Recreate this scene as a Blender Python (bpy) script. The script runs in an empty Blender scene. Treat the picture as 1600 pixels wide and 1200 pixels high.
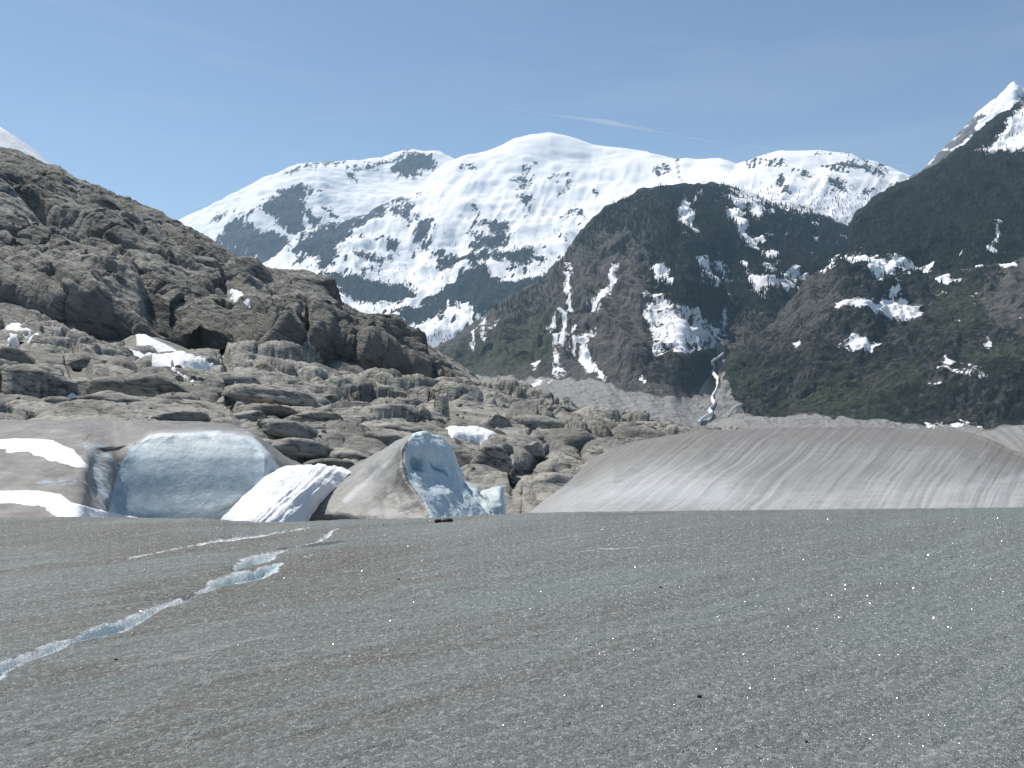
import bpy, math, random
import numpy as np
from math import radians as R
random.seed(7)
rng = np.random.default_rng(11)
sc = bpy.context.scene
col = sc.collection

# ------------------------------------------------------------------ camera, sky, sun, exposure
F = 1333.0            # focal length of the photograph in its own pixels (1600 wide)
CAMZ = 1.65
cd = bpy.data.cameras.new('camera'); cam = bpy.data.objects.new('camera', cd); col.objects.link(cam)
cd.sensor_width = 36.0; cd.lens = 36.0 * F / 1600.0
cd.clip_start = 0.1; cd.clip_end = 120000
cam.location = (0, 0, CAMZ); cam.rotation_euler = (R(90), 0, 0)
sc.camera = cam

SUN_AZ = -54.0        # degrees from the viewing direction, negative to the left
SUN_EL = 56.0
world = bpy.data.worlds.new('World'); sc.world = world; world.use_nodes = True
wn = world.node_tree; wn.nodes.clear()
sky = wn.nodes.new('ShaderNodeTexSky'); sky.sky_type = 'NISHITA'; sky.sun_disc = False
sky.sun_elevation = R(SUN_EL); sky.sun_rotation = R(SUN_AZ)
sky.altitude = 300; sky.air_density = 1.0; sky.dust_density = 0.2; sky.ozone_density = 1.9
bg = wn.nodes.new('ShaderNodeBackground'); bg.inputs['Strength'].default_value = 0.098
wo = wn.nodes.new('ShaderNodeOutputWorld')
# faint cirrus veils, laid out by direction
tc = wn.nodes.new('ShaderNodeTexCoord')
mp = wn.nodes.new('ShaderNodeMapping'); mp.inputs['Scale'].default_value = (1.2, 1.2, 9.0); mp.inputs['Rotation'].default_value = (0.0, 0.12, 0.0)
nz = wn.nodes.new('ShaderNodeTexNoise'); nz.inputs['Scale'].default_value = 2.2; nz.inputs['Detail'].default_value = 6; nz.inputs['Roughness'].default_value = 0.55
nz.inputs['Distortion'].default_value = 0.5
cr = wn.nodes.new('ShaderNodeValToRGB'); cr.color_ramp.elements[0].position = 0.48; cr.color_ramp.elements[0].color = (0, 0, 0, 1)
cr.color_ramp.elements[1].position = 0.85; cr.color_ramp.elements[1].color = (0.28, 0.28, 0.28, 1)
mx = wn.nodes.new('ShaderNodeMix'); mx.data_type = 'RGBA'; mx.inputs['B'].default_value = (5.2, 5.9, 6.6, 1)
L = wn.links.new
L(tc.outputs['Generated'], mp.inputs['Vector']); L(mp.outputs[0], nz.inputs['Vector']); L(nz.outputs['Fac'], cr.inputs[0])
L(cr.outputs[0], mx.inputs['Factor']); L(sky.outputs[0], mx.inputs['A']); L(mx.outputs['Result'], bg.inputs['Color']); L(bg.outputs[0], wo.inputs['Surface'])

sd = bpy.data.lights.new('sun', 'SUN'); sun = bpy.data.objects.new('sun', sd); col.objects.link(sun)
sd.energy = 5.0; sd.angle = R(0.53); sd.color = (1.0, 0.94, 0.86)
sun.rotation_euler = (R(90 - SUN_EL), 0, R(-SUN_AZ + 180))
sc.view_settings.view_transform = 'Standard'; sc.view_settings.look = 'None'
sc.view_settings.exposure = 0.12; sc.view_settings.gamma = 1.0; sc.view_settings.use_curve_mapping = False
sc.render.engine = 'CYCLES'
sc.cycles.use_denoising = True
sc.cycles.max_bounces = 6; sc.cycles.diffuse_bounces = 3; sc.cycles.volume_bounces = 1; sc.cycles.sample_clamp_indirect = 4

# ------------------------------------------------------------------ numpy noise
def _h(ix, iy, iz, s):
    h = (ix.astype(np.int64) * 374761393 + iy.astype(np.int64) * 668265263 + iz.astype(np.int64) * 2147483647 + s * 1274126177) & 0xffffffff
    h = (h ^ (h >> 13)) * 1274126177 & 0xffffffff
    h = (h ^ (h >> 16)) * 2246822519 & 0xffffffff
    return (h ^ (h >> 15)) & 0xffffffff
def _r(h): return h.astype(np.float64) / 4294967296.0
def vnoise(x, y, z, s=0):
    """gradient-like smooth noise in -1..1"""
    x, y, z = np.broadcast_arrays(x, y, z)
    ix, iy, iz = np.floor(x), np.floor(y), np.floor(z)
    fx, fy, fz = x - ix, y - iy, z - iz
    ux, uy, uz = [f * f * f * (f * (f * 6 - 15) + 10) for f in (fx, fy, fz)]
    out = 0
    for dx in (0, 1):
        for dy in (0, 1):
            for dz in (0, 1):
                h = _h(ix + dx, iy + dy, iz + dz, s)
                gx = ((h & 1023) / 511.5 - 1); gy = (((h >> 10) & 1023) / 511.5 - 1); gz = (((h >> 20) & 1023) / 511.5 - 1)
                d = gx * (fx - dx) + gy * (fy - dy) + gz * (fz - dz)
                out = out + d * (ux if dx else 1 - ux) * (uy if dy else 1 - uy) * (uz if dz else 1 - uz)
    return out * 1.3
def fbm(x, y, z, o=5, s=0, g=0.5):
    a, t, f = 1.0, 0, 1.0
    for i in range(o):
        t = t + a * vnoise(x * f, y * f, z * f, s + i * 17); a *= g; f *= 2.03
    return t
def ridged(x, y, z, o=5, s=0, g=0.5):
    a, t, f = 1.0, 0, 1.0
    for i in range(o):
        t = t + a * (1 - 2 * np.abs(vnoise(x * f, y * f, z * f, s + i * 17))); a *= g; f *= 2.03
    return t
def voro(x, y, z, s=0):
    """F1, F2, a random value and a random tilted plane of the nearest cell"""
    ix, iy, iz = np.floor(x), np.floor(y), np.floor(z)
    f1 = np.full(x.shape, 9.0); f2 = f1.copy(); rv = np.zeros(x.shape); tl = np.zeros(x.shape)
    for dx in (-1, 0, 1):
        for dy in (-1, 0, 1):
            for dz in (-1, 0, 1):
                cx, cy, cz = ix + dx, iy + dy, iz + dz
                h = _h(cx, cy, cz, s)
                px = cx + 0.1 + 0.8 * ((h & 1023) / 1023.0) - x; py = cy + 0.1 + 0.8 * (((h >> 10) & 1023) / 1023.0) - y
                pz = cz + 0.1 + 0.8 * (((h >> 20) & 1023) / 1023.0) - z
                d = np.sqrt(px * px + py * py + pz * pz)
                h2 = _h(cx, cy, cz, s + 91)
                m = d < f1
                f2 = np.where(m, f1, np.minimum(f2, d)); f1 = np.where(m, d, f1)
                rv = np.where(m, _r(h2), rv)
                tl = np.where(m, px * ((h2 & 1023) / 511.5 - 1) + py * (((h2 >> 10) & 1023) / 511.5 - 1) + pz * (((h2 >> 20) & 1023) / 511.5 - 1), tl)
    return f1, f2, rv, tl
def sstep(a, b, x):
    t = np.clip((x - a) / (b - a), 0, 1); return t * t * (3 - 2 * t)

# ------------------------------------------------------------------ geometry helpers
def wp(u, v, D):
    u, v, D = np.asarray(u, float), np.asarray(v, float), np.asarray(D, float)
    return np.stack([(u - 800) / F * D, D + 0 * u, CAMZ + (600 - v) / F * D], -1)
def proj(P):
    return 800 + F * P[..., 0] / P[..., 1], 600 - F * (P[..., 2] - CAMZ) / P[..., 1]
def cr_interp(C, n, axis=0, ts=None):
    """Catmull-Rom through the control points along axis, n samples"""
    C = np.moveaxis(np.asarray(C, float), axis, 0); m = len(C)
    t = np.linspace(0, m - 1, n) if ts is None else ts
    i = np.clip(np.floor(t).astype(int), 0, m - 2); f = (t - i)
    sh = (-1,) + (1,) * (C.ndim - 1); f = f.reshape(sh)
    p0, p1, p2, p3 = C[np.maximum(i - 1, 0)], C[i], C[i + 1], C[np.minimum(i + 2, m - 1)]
    T = 0.42
    m1, m2 = (p2 - p0) * T, (p3 - p1) * T
    out = (2*f**3 - 3*f**2 + 1) * p1 + (f**3 - 2*f**2 + f) * m1 + (-2*f**3 + 3*f**2) * p2 + (f**3 - f**2) * m2
    return np.moveaxis(out, 0, axis)
def normals(P):
    du = np.gradient(P, axis=1); dv = np.gradient(P, axis=0)
    n = np.cross(du, dv); n /= np.linalg.norm(n, axis=-1, keepdims=True) + 1e-12
    return n
def blur(A, k, axis):
    A = np.moveaxis(A, axis, 0); pad = np.concatenate([np.repeat(A[:1], k, 0), A, np.repeat(A[-1:], k, 0)])
    c = np.cumsum(np.concatenate([np.zeros_like(pad[:1]), pad]), 0)
    return np.moveaxis((c[2*k+1:] - c[:-(2*k+1)]) / (2*k+1), 0, axis)
def smooth_grid(A, k): return blur(blur(blur(blur(A, k, 0), k, 1), k, 0), k, 1)

def line(pts, us, key=1):
    a = np.array(pts, float); return np.interp(us, a[:, 0], a[:, key])
def polysd(u, v, poly):
    """signed distance in photo pixels, positive inside"""
    p = np.array(poly, float); q = np.roll(p, -1, 0)
    best = np.full(u.shape, 1e18); inside = np.zeros(u.shape, bool)
    for (ax, ay), (bx, by) in zip(p, q):
        ex, ey = bx - ax, by - ay; wx, wy = u - ax, v - ay
        t = np.clip((wx * ex + wy * ey) / (ex * ex + ey * ey + 1e-9), 0, 1)
        best = np.minimum(best, (wx - ex * t) ** 2 + (wy - ey * t) ** 2)
        c = ((ay > v) != (by > v)) & (u < (bx - ax) * (v - ay) / (by - ay + 1e-12) + ax)
        inside ^= c
    d = np.sqrt(best); return np.where(inside, d, -d)
def linesd(u, v, pts):
    """pts (u, v, halfwidth): positive inside the stroke"""
    best = np.full(u.shape, -1e9)
    for (ax, ay, aw), (bx, by, bw) in zip(pts[:-1], pts[1:]):
        ex, ey = bx - ax, by - ay
        t = np.clip(((u - ax) * ex + (v - ay) * ey) / (ex * ex + ey * ey + 1e-9), 0, 1)
        d = np.hypot(u - ax - ex * t, v - ay - ey * t)
        best = np.maximum(best, aw + (bw - aw) * t - d)
    return best

def tag(o, label=None, cat=None, group=None, kind=None):
    if label: o['label'] = label
    if cat: o['category'] = cat
    if group: o['group'] = group
    if kind: o['kind'] = kind
    return o
def mesh_np(name, V, faces, m, attrs=None, smooth=True, parent=None):
    me = bpy.data.meshes.new(name)
    V = np.asarray(V, np.float32).reshape(-1, 3); faces = np.asarray(faces, np.int32)
    k = faces.shape[1]
    me.vertices.add(len(V)); me.vertices.foreach_set('co', V.ravel())
    me.loops.add(faces.size); me.loops.foreach_set('vertex_index', faces.ravel())
    me.polygons.add(len(faces)); me.polygons.foreach_set('loop_start', np.arange(len(faces), dtype=np.int32) * k)
    me.polygons.foreach_set('use_smooth', np.full(len(faces), smooth))
    for n_, a in (attrs or {}).items():
        at = me.attributes.new(n_, 'FLOAT', 'POINT'); at.data.foreach_set('value', np.asarray(a, np.float32).ravel())
    me.update(calc_edges=True); me.materials.append(m)
    o = bpy.data.objects.new(name, me); col.objects.link(o)
    if parent: o.parent = parent
    return o
def grid_faces(nv, nu):
    a = np.arange(nv * nu).reshape(nv, nu)
    return np.stack([a[:-1, :-1], a[:-1, 1:], a[1:, 1:], a[1:, :-1]], -1).reshape(-1, 4)
def grid_mesh(name, P, m, attrs=None, parent=None, origin=None, keep=None):
    nv, nu = P.shape[:2]
    f = grid_faces(nv, nu)
    V = P.reshape(-1, 3)
    attrs = {k: np.asarray(a).ravel() for k, a in (attrs or {}).items()}
    if keep is not None:
        kf = keep[:-1, :-1] & keep[:-1, 1:] & keep[1:, 1:] & keep[1:, :-1]; f = f[kf.ravel()]
        used = np.unique(f); remap = np.zeros(len(V), int); remap[used] = np.arange(len(used))
        V = V[used]; f = remap[f]; attrs = {k: a[used] for k, a in attrs.items()}
    if origin is not None: V = V - np.array(origin)
    o = mesh_np(name, V, f, m, attrs, True, parent)
    if origin is not None: o.location = origin
    return o

# ------------------------------------------------------------------ materials
class NT:
    def __init__(s, name):
        s.m = bpy.data.materials.new(name); s.m.use_nodes = True; s.t = s.m.node_tree; s.t.nodes.clear()
        s.out = s.n('ShaderNodeOutputMaterial'); s.b = s.n('ShaderNodeBsdfPrincipled'); s.l(s.b.outputs[0], s.out.inputs['Surface'])
        s.pos = s.n('ShaderNodeNewGeometry').outputs['Position']
    def n(s, t, **k):
        x = s.t.nodes.new(t)
        for a, b in k.items(): setattr(x, a, b)
        return x
    def l(s, a, b): s.t.links.new(a, b)
    def put(s, sock, v):
        if hasattr(v, 'is_output') or isinstance(v, bpy.types.NodeSocket): s.l(v, sock)
        else: sock.default_value = v
    def attr(s, name): x = s.n('ShaderNodeAttribute', attribute_name=name); return x.outputs['Fac']
    def vec(s, x, y, z):
        c = s.n('ShaderNodeCombineXYZ'); s.put(c.inputs[0], x); s.put(c.inputs[1], y); s.put(c.inputs[2], z); return c.outputs[0]
    def map(s, v, scale=(1, 1, 1), rot=(0, 0, 0), loc=(0, 0, 0)):
        x = s.n('ShaderNodeMapping'); s.put(x.inputs['Vector'], v)
        x.inputs['Scale'].default_value = scale; x.inputs['Rotation'].default_value = rot; x.inputs['Location'].default_value = loc
        return x.outputs[0]
    def rmap(s, v, scale, rot):
        '''turn first, then stretch'''
        return s.map(s.map(v, (1, 1, 1), rot), scale)
    def noise(s, v, sc_, det=5, rough=.55, dist=0.0):
        x = s.n('ShaderNodeTexNoise'); s.put(x.inputs['Vector'], v); x.inputs['Scale'].default_value = sc_
        x.inputs['Detail'].default_value = det; x.inputs['Roughness'].default_value = rough; x.inputs['Distortion'].default_value = dist
        return x.outputs['Fac']
    def vor(s, v, sc_, feat='F1'):
        x = s.n('ShaderNodeTexVoronoi', feature=feat); s.put(x.inputs['Vector'], v); x.inputs['Scale'].default_value = sc_
        return x.outputs['Distance']
    def math(s, op, a, b=0.0, c=0.0, clamp=False):
        x = s.n('ShaderNodeMath', operation=op); x.use_clamp = clamp; s.put(x.inputs[0], a); s.put(x.inputs[1], b)
        if op in ('MULTIPLY_ADD',): s.put(x.inputs[2], c)
        return x.outputs[0]
    def step(s, x, lo, hi):
        r = s.n('ShaderNodeMapRange', interpolation_type='SMOOTHSTEP'); s.put(r.inputs['Value'], x)
        r.inputs['From Min'].default_value = lo; r.inputs['From Max'].default_value = hi
        return r.outputs['Result']
    def rng(s, x, a, b, c, d):
        r = s.n('ShaderNodeMapRange'); s.put(r.inputs['Value'], x)
        for k, v in zip(('From Min', 'From Max', 'To Min', 'To Max'), (a, b, c, d)): r.inputs[k].default_value = v
        return r.outputs['Result']
    def mix(s, f, a, b):
        x = s.n('ShaderNodeMix', data_type='RGBA'); s.put(x.inputs['Factor'], f)
        for k, v in (('A', a), ('B', b)):
            if isinstance(v, tuple): v = tuple(v) + (1,) if len(v) == 3 else v
            s.put(x.inputs[k], v)
        return x.outputs['Result']
    def mul(s, c, f):
        x = s.n('ShaderNodeVectorMath', operation='SCALE'); s.put(x.inputs[0], c); s.put(x.inputs['Scale'], f); return x.outputs[0]
    def bump(s, h, strength, dist, prev=None):
        x = s.n('ShaderNodeBump'); s.put(x.inputs['Height'], h); x.inputs['Strength'].default_value = strength; x.inputs['Distance'].default_value = dist
        if prev is not None: s.l(prev, x.inputs['Normal'])
        return x.outputs[0]
    def fin(s, color, rough=0.8, spec=0.3, normal=None, **k):
        s.put(s.b.inputs['Base Color'], color if not isinstance(color, tuple) else tuple(color) + (1,))
        s.put(s.b.inputs['Roughness'], rough); s.b.inputs['Specular IOR Level'].default_value = spec
        if normal is not None: s.l(normal, s.b.inputs['Normal'])
        for a, b in k.items(): s.put(s.b.inputs[a.replace('_', ' ')], b)
        return s.m

SNOW = (0.92, 0.925, 0.93)
def mat_mountain(name, sc_px, rock_a, rock_b, forest, trees=True):
    """sc_px: metres one photo pixel spans; attributes snow / speck / green / gravel / forest"""
    N = NT(name); p = N.pos
    str_ = N.map(p, (1, 1, 0.35))
    nf = N.noise(str_, 1 / (sc_px * 14), 8, .68); nf2 = N.noise(N.map(p, (1.2, 1.2, .6)), 1 / (sc_px * 4), 6, .7)
    big = N.noise(p, 1 / (sc_px * 60), 5, .55)
    rock = N.mix(N.step(nf, .35, .65), rock_a, rock_b)
    rock = N.mix(N.step(N.noise(N.map(p, (1, 1, .15)), 1 / (sc_px * 8), 6, .65), .50, .62), rock, tuple(c * 0.5 for c in rock_a))
    forc = N.mix(N.step(nf2, .38, .62), forest, tuple(c * 0.45 for c in forest))
    f = N.math('ADD', N.attr('forest'), N.rng(N.math('ADD', N.math('MULTIPLY', nf, .6), N.math('MULTIPLY', nf2, .4)), .2, .8, -.9, .9))
    c = N.mix(N.step(f, -.12, .12), rock, forc)
    g = N.math('ADD', N.attr('green'), N.rng(nf, .2, .8, -.9, .9))
    gc = N.mix(N.step(nf2, .35, .65), (0.062, 0.082, 0.030), (0.036, 0.045, 0.024))
    c = N.mix(N.math('MULTIPLY', N.step(g, -.6, .9), .8), c, gc)
    gv = N.math('ADD', N.attr('gravel'), N.rng(nf2, .2, .8, -.35, .35))
    gr = N.mix(N.noise(N.map(p, (1, 1, .12), (0, 0, .2)), 1 / (sc_px * 9), 6, .6), (0.19, 0.185, 0.172), (0.44, 0.425, 0.40))
    c = N.mix(N.step(gv, -.15, .15), c, gr)
    s = N.math('ADD', N.attr('snow'), N.rng(N.math('ADD', N.math('MULTIPLY', nf, .5), N.math('MULTIPLY', nf2, .5)), .25, .75, -1.35, 1.35))
    sm = N.step(s, -.09, .09)
    sn = N.mix(N.step(big, .3, .7), SNOW, (0.88, 0.885, 0.89))
    c = N.mix(sm, c, sn)
    h = N.math('MULTIPLY', N.noise(p, 1 / (sc_px * 7), 7, .62), N.math('MULTIPLY_ADD', sm, -0.93, 1.0))
    return N.fin(c, .85, .15, N.bump(h, 1.0, sc_px * 7))

def mat_rock(name, s, tint=1.0, warm=1.0, dip=24, bmp=2.2, led=2.2):
    """s: size in metres of the visible detail"""
    N = NT(name); p = N.pos
    w = N.rmap(p, (.6, .7, 1.7), (0, R(-dip), 0))
    n1 = N.noise(w, 1 / (s * 14), 6, .6); n2 = N.noise(w, 1 / (s * 2.2), 7, .68); n3 = N.noise(N.map(p, (2.2, 1, .25)), 1 / (s * 5), 5, .6)
    a = tuple(tint * x for x in (0.335 * warm, 0.323, 0.285)); b = tuple(tint * x for x in (0.205, 0.203, 0.185))
    c = N.mix(N.step(n1, .32, .66), b, a)
    c = N.mix(N.math('MULTIPLY', N.step(n2, .51, .63), .75), c, tuple(tint * x for x in (0.075, 0.075, 0.067)))
    c = N.mix(N.math('MULTIPLY', N.step(n2, .48, .30), .65), c, tuple(tint * x for x in (0.47, 0.435, 0.37)))
    c = N.mix(N.math('MULTIPLY', N.step(n3, .52, .70), .25), c, tuple(tint * x for x in (0.12, 0.11, 0.085)))
    wv = N.n('ShaderNodeVectorMath', operation='ADD'); N.l(w, wv.inputs[0])
    nn = N.n('ShaderNodeTexNoise'); N.l(p, nn.inputs['Vector']); nn.inputs['Scale'].default_value = 1 / (s * 9)
    sc2 = N.mul(nn.outputs['Color'], s * 7); N.l(sc2, wv.inputs[1])
    cr1 = N.vor(N.map(wv.outputs[0], (.5, .7, 1.0)), 1 / (s * 16), 'DISTANCE_TO_EDGE')
    crack = N.math('MAXIMUM', N.step(cr1, .0, .03), N.step(n1, .50, .56))
    c = N.mix(crack, N.mix(.55, c, (0.03, 0.028, 0.025)), c)
    recess_dark = N.attr('recess_dark')
    c = N.mix(N.math('MULTIPLY', N.step(N.math('ADD', recess_dark, N.rng(n2, .2, .8, -.6, .6)), .0, .5), .8), c, (0.045, 0.043, 0.035))
    big = N.noise(p, 1 / (s * 40), 4, .5)
    c = N.mix(N.math('MULTIPLY', N.step(big, .47, .60), .55), c, tuple(tint * x for x in (0.10, 0.098, 0.085)))
    n4 = N.noise(N.rmap(p, (.45, .6, 2.0), (0, R(-dip), 0)), 1 / (s * 6), 6, .65)
    h = N.math('ADD', N.math('MULTIPLY', n4, led), N.math('ADD', N.math('MULTIPLY', n2, .8), N.math('MULTIPLY', crack, .3)))
    return N.fin(c, .82, .25, N.bump(N.noise(p, 1 / (s * .9), 4, .6), .5, s * .5, N.bump(h, 1.0, s * bmp)))

def mat_ice_ground():
    """gritty grey glacier ice; attributes crack (bare blue-white ice), dirt"""
    N = NT('gritty_ice'); p = N.pos
    dist = N.noise(p, .35, 3, .5)
    wp_ = N.n('ShaderNodeVectorMath', operation='ADD'); N.l(p, wp_.inputs[0]); N.l(N.mul(N.vec(dist, dist, 0), 2.5), wp_.inputs[1])
    st = N.rmap(wp_.outputs[0], (.30, 1.7, 1), (0, 0, R(-36)))
    s1 = N.noise(st, .9, 6, .6); s2 = N.noise(st, 3.6, 6, .66); grain = N.noise(p, 55, 4, .75); g2 = N.noise(p, 26, 4, .7)
    mott = N.noise(p, 4.5, 6, .65)
    brown = (0.126, 0.119, 0.094); blue = (0.150, 0.169, 0.150)
    fac = N.math('ADD', N.math('MULTIPLY', s1, .6), N.math('ADD', N.math('MULTIPLY', s2, .25), N.math('MULTIPLY', mott, .15)))
    fac = N.math('SUBTRACT', fac, N.math('MULTIPLY', N.attr('dirt'), .20))
    c = N.mix(N.step(fac, .40, .54), brown, blue)
    c = N.mix(N.math('MULTIPLY', N.step(N.noise(st, .55, 4, .5), .44, .60), .65), c, (0.176, 0.212, 0.188))
    c = N.mix(N.math('MULTIPLY', N.step(s2, .56, .74), .55), c, (0.36, 0.375, 0.355))
    c = N.mix(N.math('MULTIPLY', N.step(N.noise(st, 1.7, 5, .6), .60, .72), .40), c, (0.24, 0.30, 0.29))
    c = N.mix(N.math('MULTIPLY', N.step(grain, .52, .66), .75), c, (0.075, 0.07, 0.062))
    c = N.mix(N.math('MULTIPLY', N.step(g2, .50, .34), .55), c, (0.44, 0.46, 0.44))
    c = N.mix(N.math('MULTIPLY', N.step(grain, .42, .31), .7), c, (0.56, 0.58, 0.565))
    k = N.attr('crack')
    kk = N.math('ADD', k, N.rng(N.noise(p, 14, 5, .65), .25, .75, -.28, .28))
    ice = N.mix(N.step(k, .55, 1.0), (0.74, 0.77, 0.76), (0.52, 0.66, 0.67))
    c = N.mix(N.step(kk, .12, .5), c, ice)
    dk = N.math('ADD', N.attr('soot'), N.rng(N.noise(p, 20, 5, .7), .25, .75, -.5, .5))
    c = N.mix(N.math('MULTIPLY', N.step(dk, .1, .6), .8), c, (0.04, 0.035, 0.03))
    h = N.math('ADD', grain, N.math('MULTIPLY', g2, 2.4))
    rough = N.rng(grain, .3, .7, .28, .75)
    return N.fin(c, rough, .45, N.bump(h, .8, .02))

def mat_glacier(name, s, ice_a=(0.29, 0.37, 0.41), ice_b=(0.42, 0.51, 0.545), bmp=.8):
    """ice bodies. attributes: blue (clean ice), sx sy (streak coordinates), dirt, dark"""
    N = NT(name); p = N.pos
    q = N.vec(N.attr('sx'), N.attr('sy'), 0)
    st = N.map(q, (1, .07, 1)); st2 = N.map(q, (1, .12, 1), loc=(7, 3, 0))
    a = N.noise(st, 1.0, 7, .68); b = N.noise(st2, 3.2, 6, .7); m = N.noise(p, 1 / (s * 9), 6, .6); g = N.noise(p, 1 / (s * .55), 5, .75)
    dirt = N.mix(N.step(a, .36, .64), (0.200, 0.192, 0.170), (0.325, 0.322, 0.302))
    dirt = N.mix(N.math('MULTIPLY', N.step(b, .52, .72), .3), dirt, (0.12, 0.105, 0.088))
    dirt = N.mix(N.math('MULTIPLY', N.step(N.math('ADD', N.attr('dirt'), N.rng(m, .2, .8, -.6, .6)), -.2, .8), .6), dirt, (0.15, 0.128, 0.105))
    c = N.mix(N.math('MULTIPLY', N.step(g, .50, .66), .5), dirt, (0.09, 0.082, 0.072))
    c = N.mix(N.math('MULTIPLY', N.step(g, .48, .34), .4), c, (0.50, 0.50, 0.48))
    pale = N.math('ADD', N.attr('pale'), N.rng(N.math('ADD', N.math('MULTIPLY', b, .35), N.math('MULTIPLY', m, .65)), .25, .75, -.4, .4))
    c = N.mix(N.math('MULTIPLY', N.step(pale, -.3, .9), -0 + .6), c, (0.58, 0.60, 0.60))
    bl = N.math('ADD', N.attr('blue'), N.rng(N.noise(p, 1 / (s * 6), 6, .65), .25, .75, -.4, .4))
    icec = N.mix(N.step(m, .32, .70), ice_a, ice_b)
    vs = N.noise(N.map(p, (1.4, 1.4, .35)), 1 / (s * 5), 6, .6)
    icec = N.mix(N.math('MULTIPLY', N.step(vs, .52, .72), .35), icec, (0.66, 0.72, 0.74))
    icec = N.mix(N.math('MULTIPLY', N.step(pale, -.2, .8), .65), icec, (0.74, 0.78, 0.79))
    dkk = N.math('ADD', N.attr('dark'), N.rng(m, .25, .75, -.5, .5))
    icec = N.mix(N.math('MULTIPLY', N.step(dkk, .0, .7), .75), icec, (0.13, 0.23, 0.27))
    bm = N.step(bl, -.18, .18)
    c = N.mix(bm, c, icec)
    so = N.math('ADD', N.attr('soot'), N.rng(g, .25, .75, -.4, .4))
    c = N.mix(N.math('MULTIPLY', N.step(so, .1, .6), .8), c, (0.06, 0.055, 0.05))
    h = N.math('ADD', N.math('MULTIPLY', a, 1.0), N.math('ADD', N.math('MULTIPLY', g, .35), N.math('MULTIPLY', N.noise(p, 1 / (s * 3), 5, .65), .8)))
    return N.fin(c, .5, .35, N.bump(h, bmp, s * .55))

def mat_snow(name, s, dirt=0.25):
    N = NT(name); p = N.pos
    n = N.noise(p, 1 / (s * 10), 6, .6); m = N.noise(p, 1 / (s * 2), 5, .6)
    c = N.mix(N.step(n, .3, .7), (0.84, 0.85, 0.87), (0.76, 0.77, 0.78))
    c = N.mix(N.math('MULTIPLY', N.step(N.noise(p, 1 / (s * 1.2), 6, .75), .56, .74), dirt), c, (0.32, 0.29, 0.26))
    return N.fin(c, .7, .3, N.bump(N.noise(N.map(p, (1, .5, 1)), 1 / (s * 4), 4, .6), .7, s * 1.2, N.bump(m, .5, s * .6)))

def flat(name, c, rough=.8, s=0.05):
    N = NT(name); n = N.noise(N.pos, 1 / s, 5, .6)
    cc = N.mix(n, tuple(x * .6 for x in c), tuple(x * 1.4 for x in c))
    return N.fin(cc, rough, .3, N.bump(n, .6, s * .3))

# ------------------------------------------------------------------ terrain sheet from control lines
def sheet(rows, us, nv, seg=None):
    """rows: list of control lines [(u, v, D), ...] from near/bottom to far/back. Returns positions (nv, nu, 3)"""
    C = np.stack([wp(us, line(r, us, 1), line(r, us, 2)) for r in rows])
    ts = None
    if seg is not None:
        tot = []
        for i, w in enumerate(seg): tot += list(np.linspace(i, i + 1, max(2, int(nv * w / sum(seg))), endpoint=False))
        ts = np.array(tot + [len(rows) - 1.0])
    return cr_interp(C, nv, 0, ts)

# ================================================================== FAR RANGES
# --- snow range, rear-left ridge
M_FAR = mat_mountain('far_snow_rock', 7.0, (0.035, 0.04, 0.05), (0.065, 0.07, 0.078), (0.022, 0.028, 0.026))
us = np.linspace(-250, 820, 420)
ridge = [(-250, 560, 9300), (100, 430, 9500), (240, 362, 9500), (285, 342, 9500), (340, 318, 9400), (405, 285, 9400), (455, 262, 9400), (480, 254, 9500), (520, 254, 9800), (560, 253, 9900), (600, 247, 10000), (640, 237, 10000), (668, 238, 9900), (690, 240, 9800), (712, 250, 9700), (760, 262, 9700), (820, 300, 9700)]
off = lambda r, dv, dD: [(u, v + dv, D + dD) for u, v, D in r]
rows = [[(-250, 760, 6800), (820, 760, 6800)], [(-250, 640, 7500), (300, 560, 7500), (820, 520, 7500)],
        [(-250, 600, 8200), (285, 440, 8300), (400, 385, 8300), (500, 350, 8500), (600, 330, 8700), (820, 380, 8700)],
        [(-250, 580, 8800), (285, 390, 8900), (400, 318, 8800), (500, 285, 9000), (600, 288, 9500), (700, 290, 9400), (820, 340, 9400)],
        ridge, off(ridge, 30, 700), off(ridge, 150, 2500)]
P = sheet(rows, us, 200, [1, 2, 3, 3, 1, .5])
n = normals(P); x, y, z = P[..., 0], P[..., 1], P[..., 2]
d = 30 * fbm(x / 500, y / 500, z / 300, 4, 3) + 12 * ridged(x / 220 + z / 400, y / 300, z / 500, 4, 5)
P = P + n * d[..., None]
U, V = proj(P)
wu = 7 * fbm(x / 160, y / 200, z / 160, 4, 21); wv = 6 * fbm(x / 160, y / 200, z / 120, 4, 33)
Uw, Vw = U + wu, V + wv
rockp = [[(402, 322), (440, 300), (467, 287), (495, 299), (476, 311), (472, 342), (482, 367), (464, 369), (442, 355), (417, 332)],
         [(395, 324), (352, 355), (338, 376), (383, 398), (430, 420), (440, 395), (458, 379), (430, 360), (405, 356), (383, 346)],
         [(633, 237), (614, 261), (617, 274), (645, 277), (664, 264), (692, 256), (672, 242)],
         [(468, 331), (492, 352), (500, 340), (482, 325)], [(542, 274), (552, 272), (556, 281), (546, 284)],
         [(505, 322), (520, 330), (528, 340), (516, 338)], [(340, 376), (380, 390), (430, 415), (420, 440), (380, 430), (330, 400)]]
rk = np.max([polysd(Uw, Vw, q) for q in rockp] + [linesd(Uw, Vw, [(545, 261, 1.5), (590, 258, 3), (622, 248, 3)]), linesd(Uw, Vw, [(465, 258, 1), (515, 254, 2.5), (540, 256, 1)]),
             linesd(Uw, Vw, [(330, 345, 1), (358, 328, 2.5)]), linesd(Uw, Vw, [(448, 268, 1), (466, 266, 2)])], 0)
q_ = U + V * .35
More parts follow.
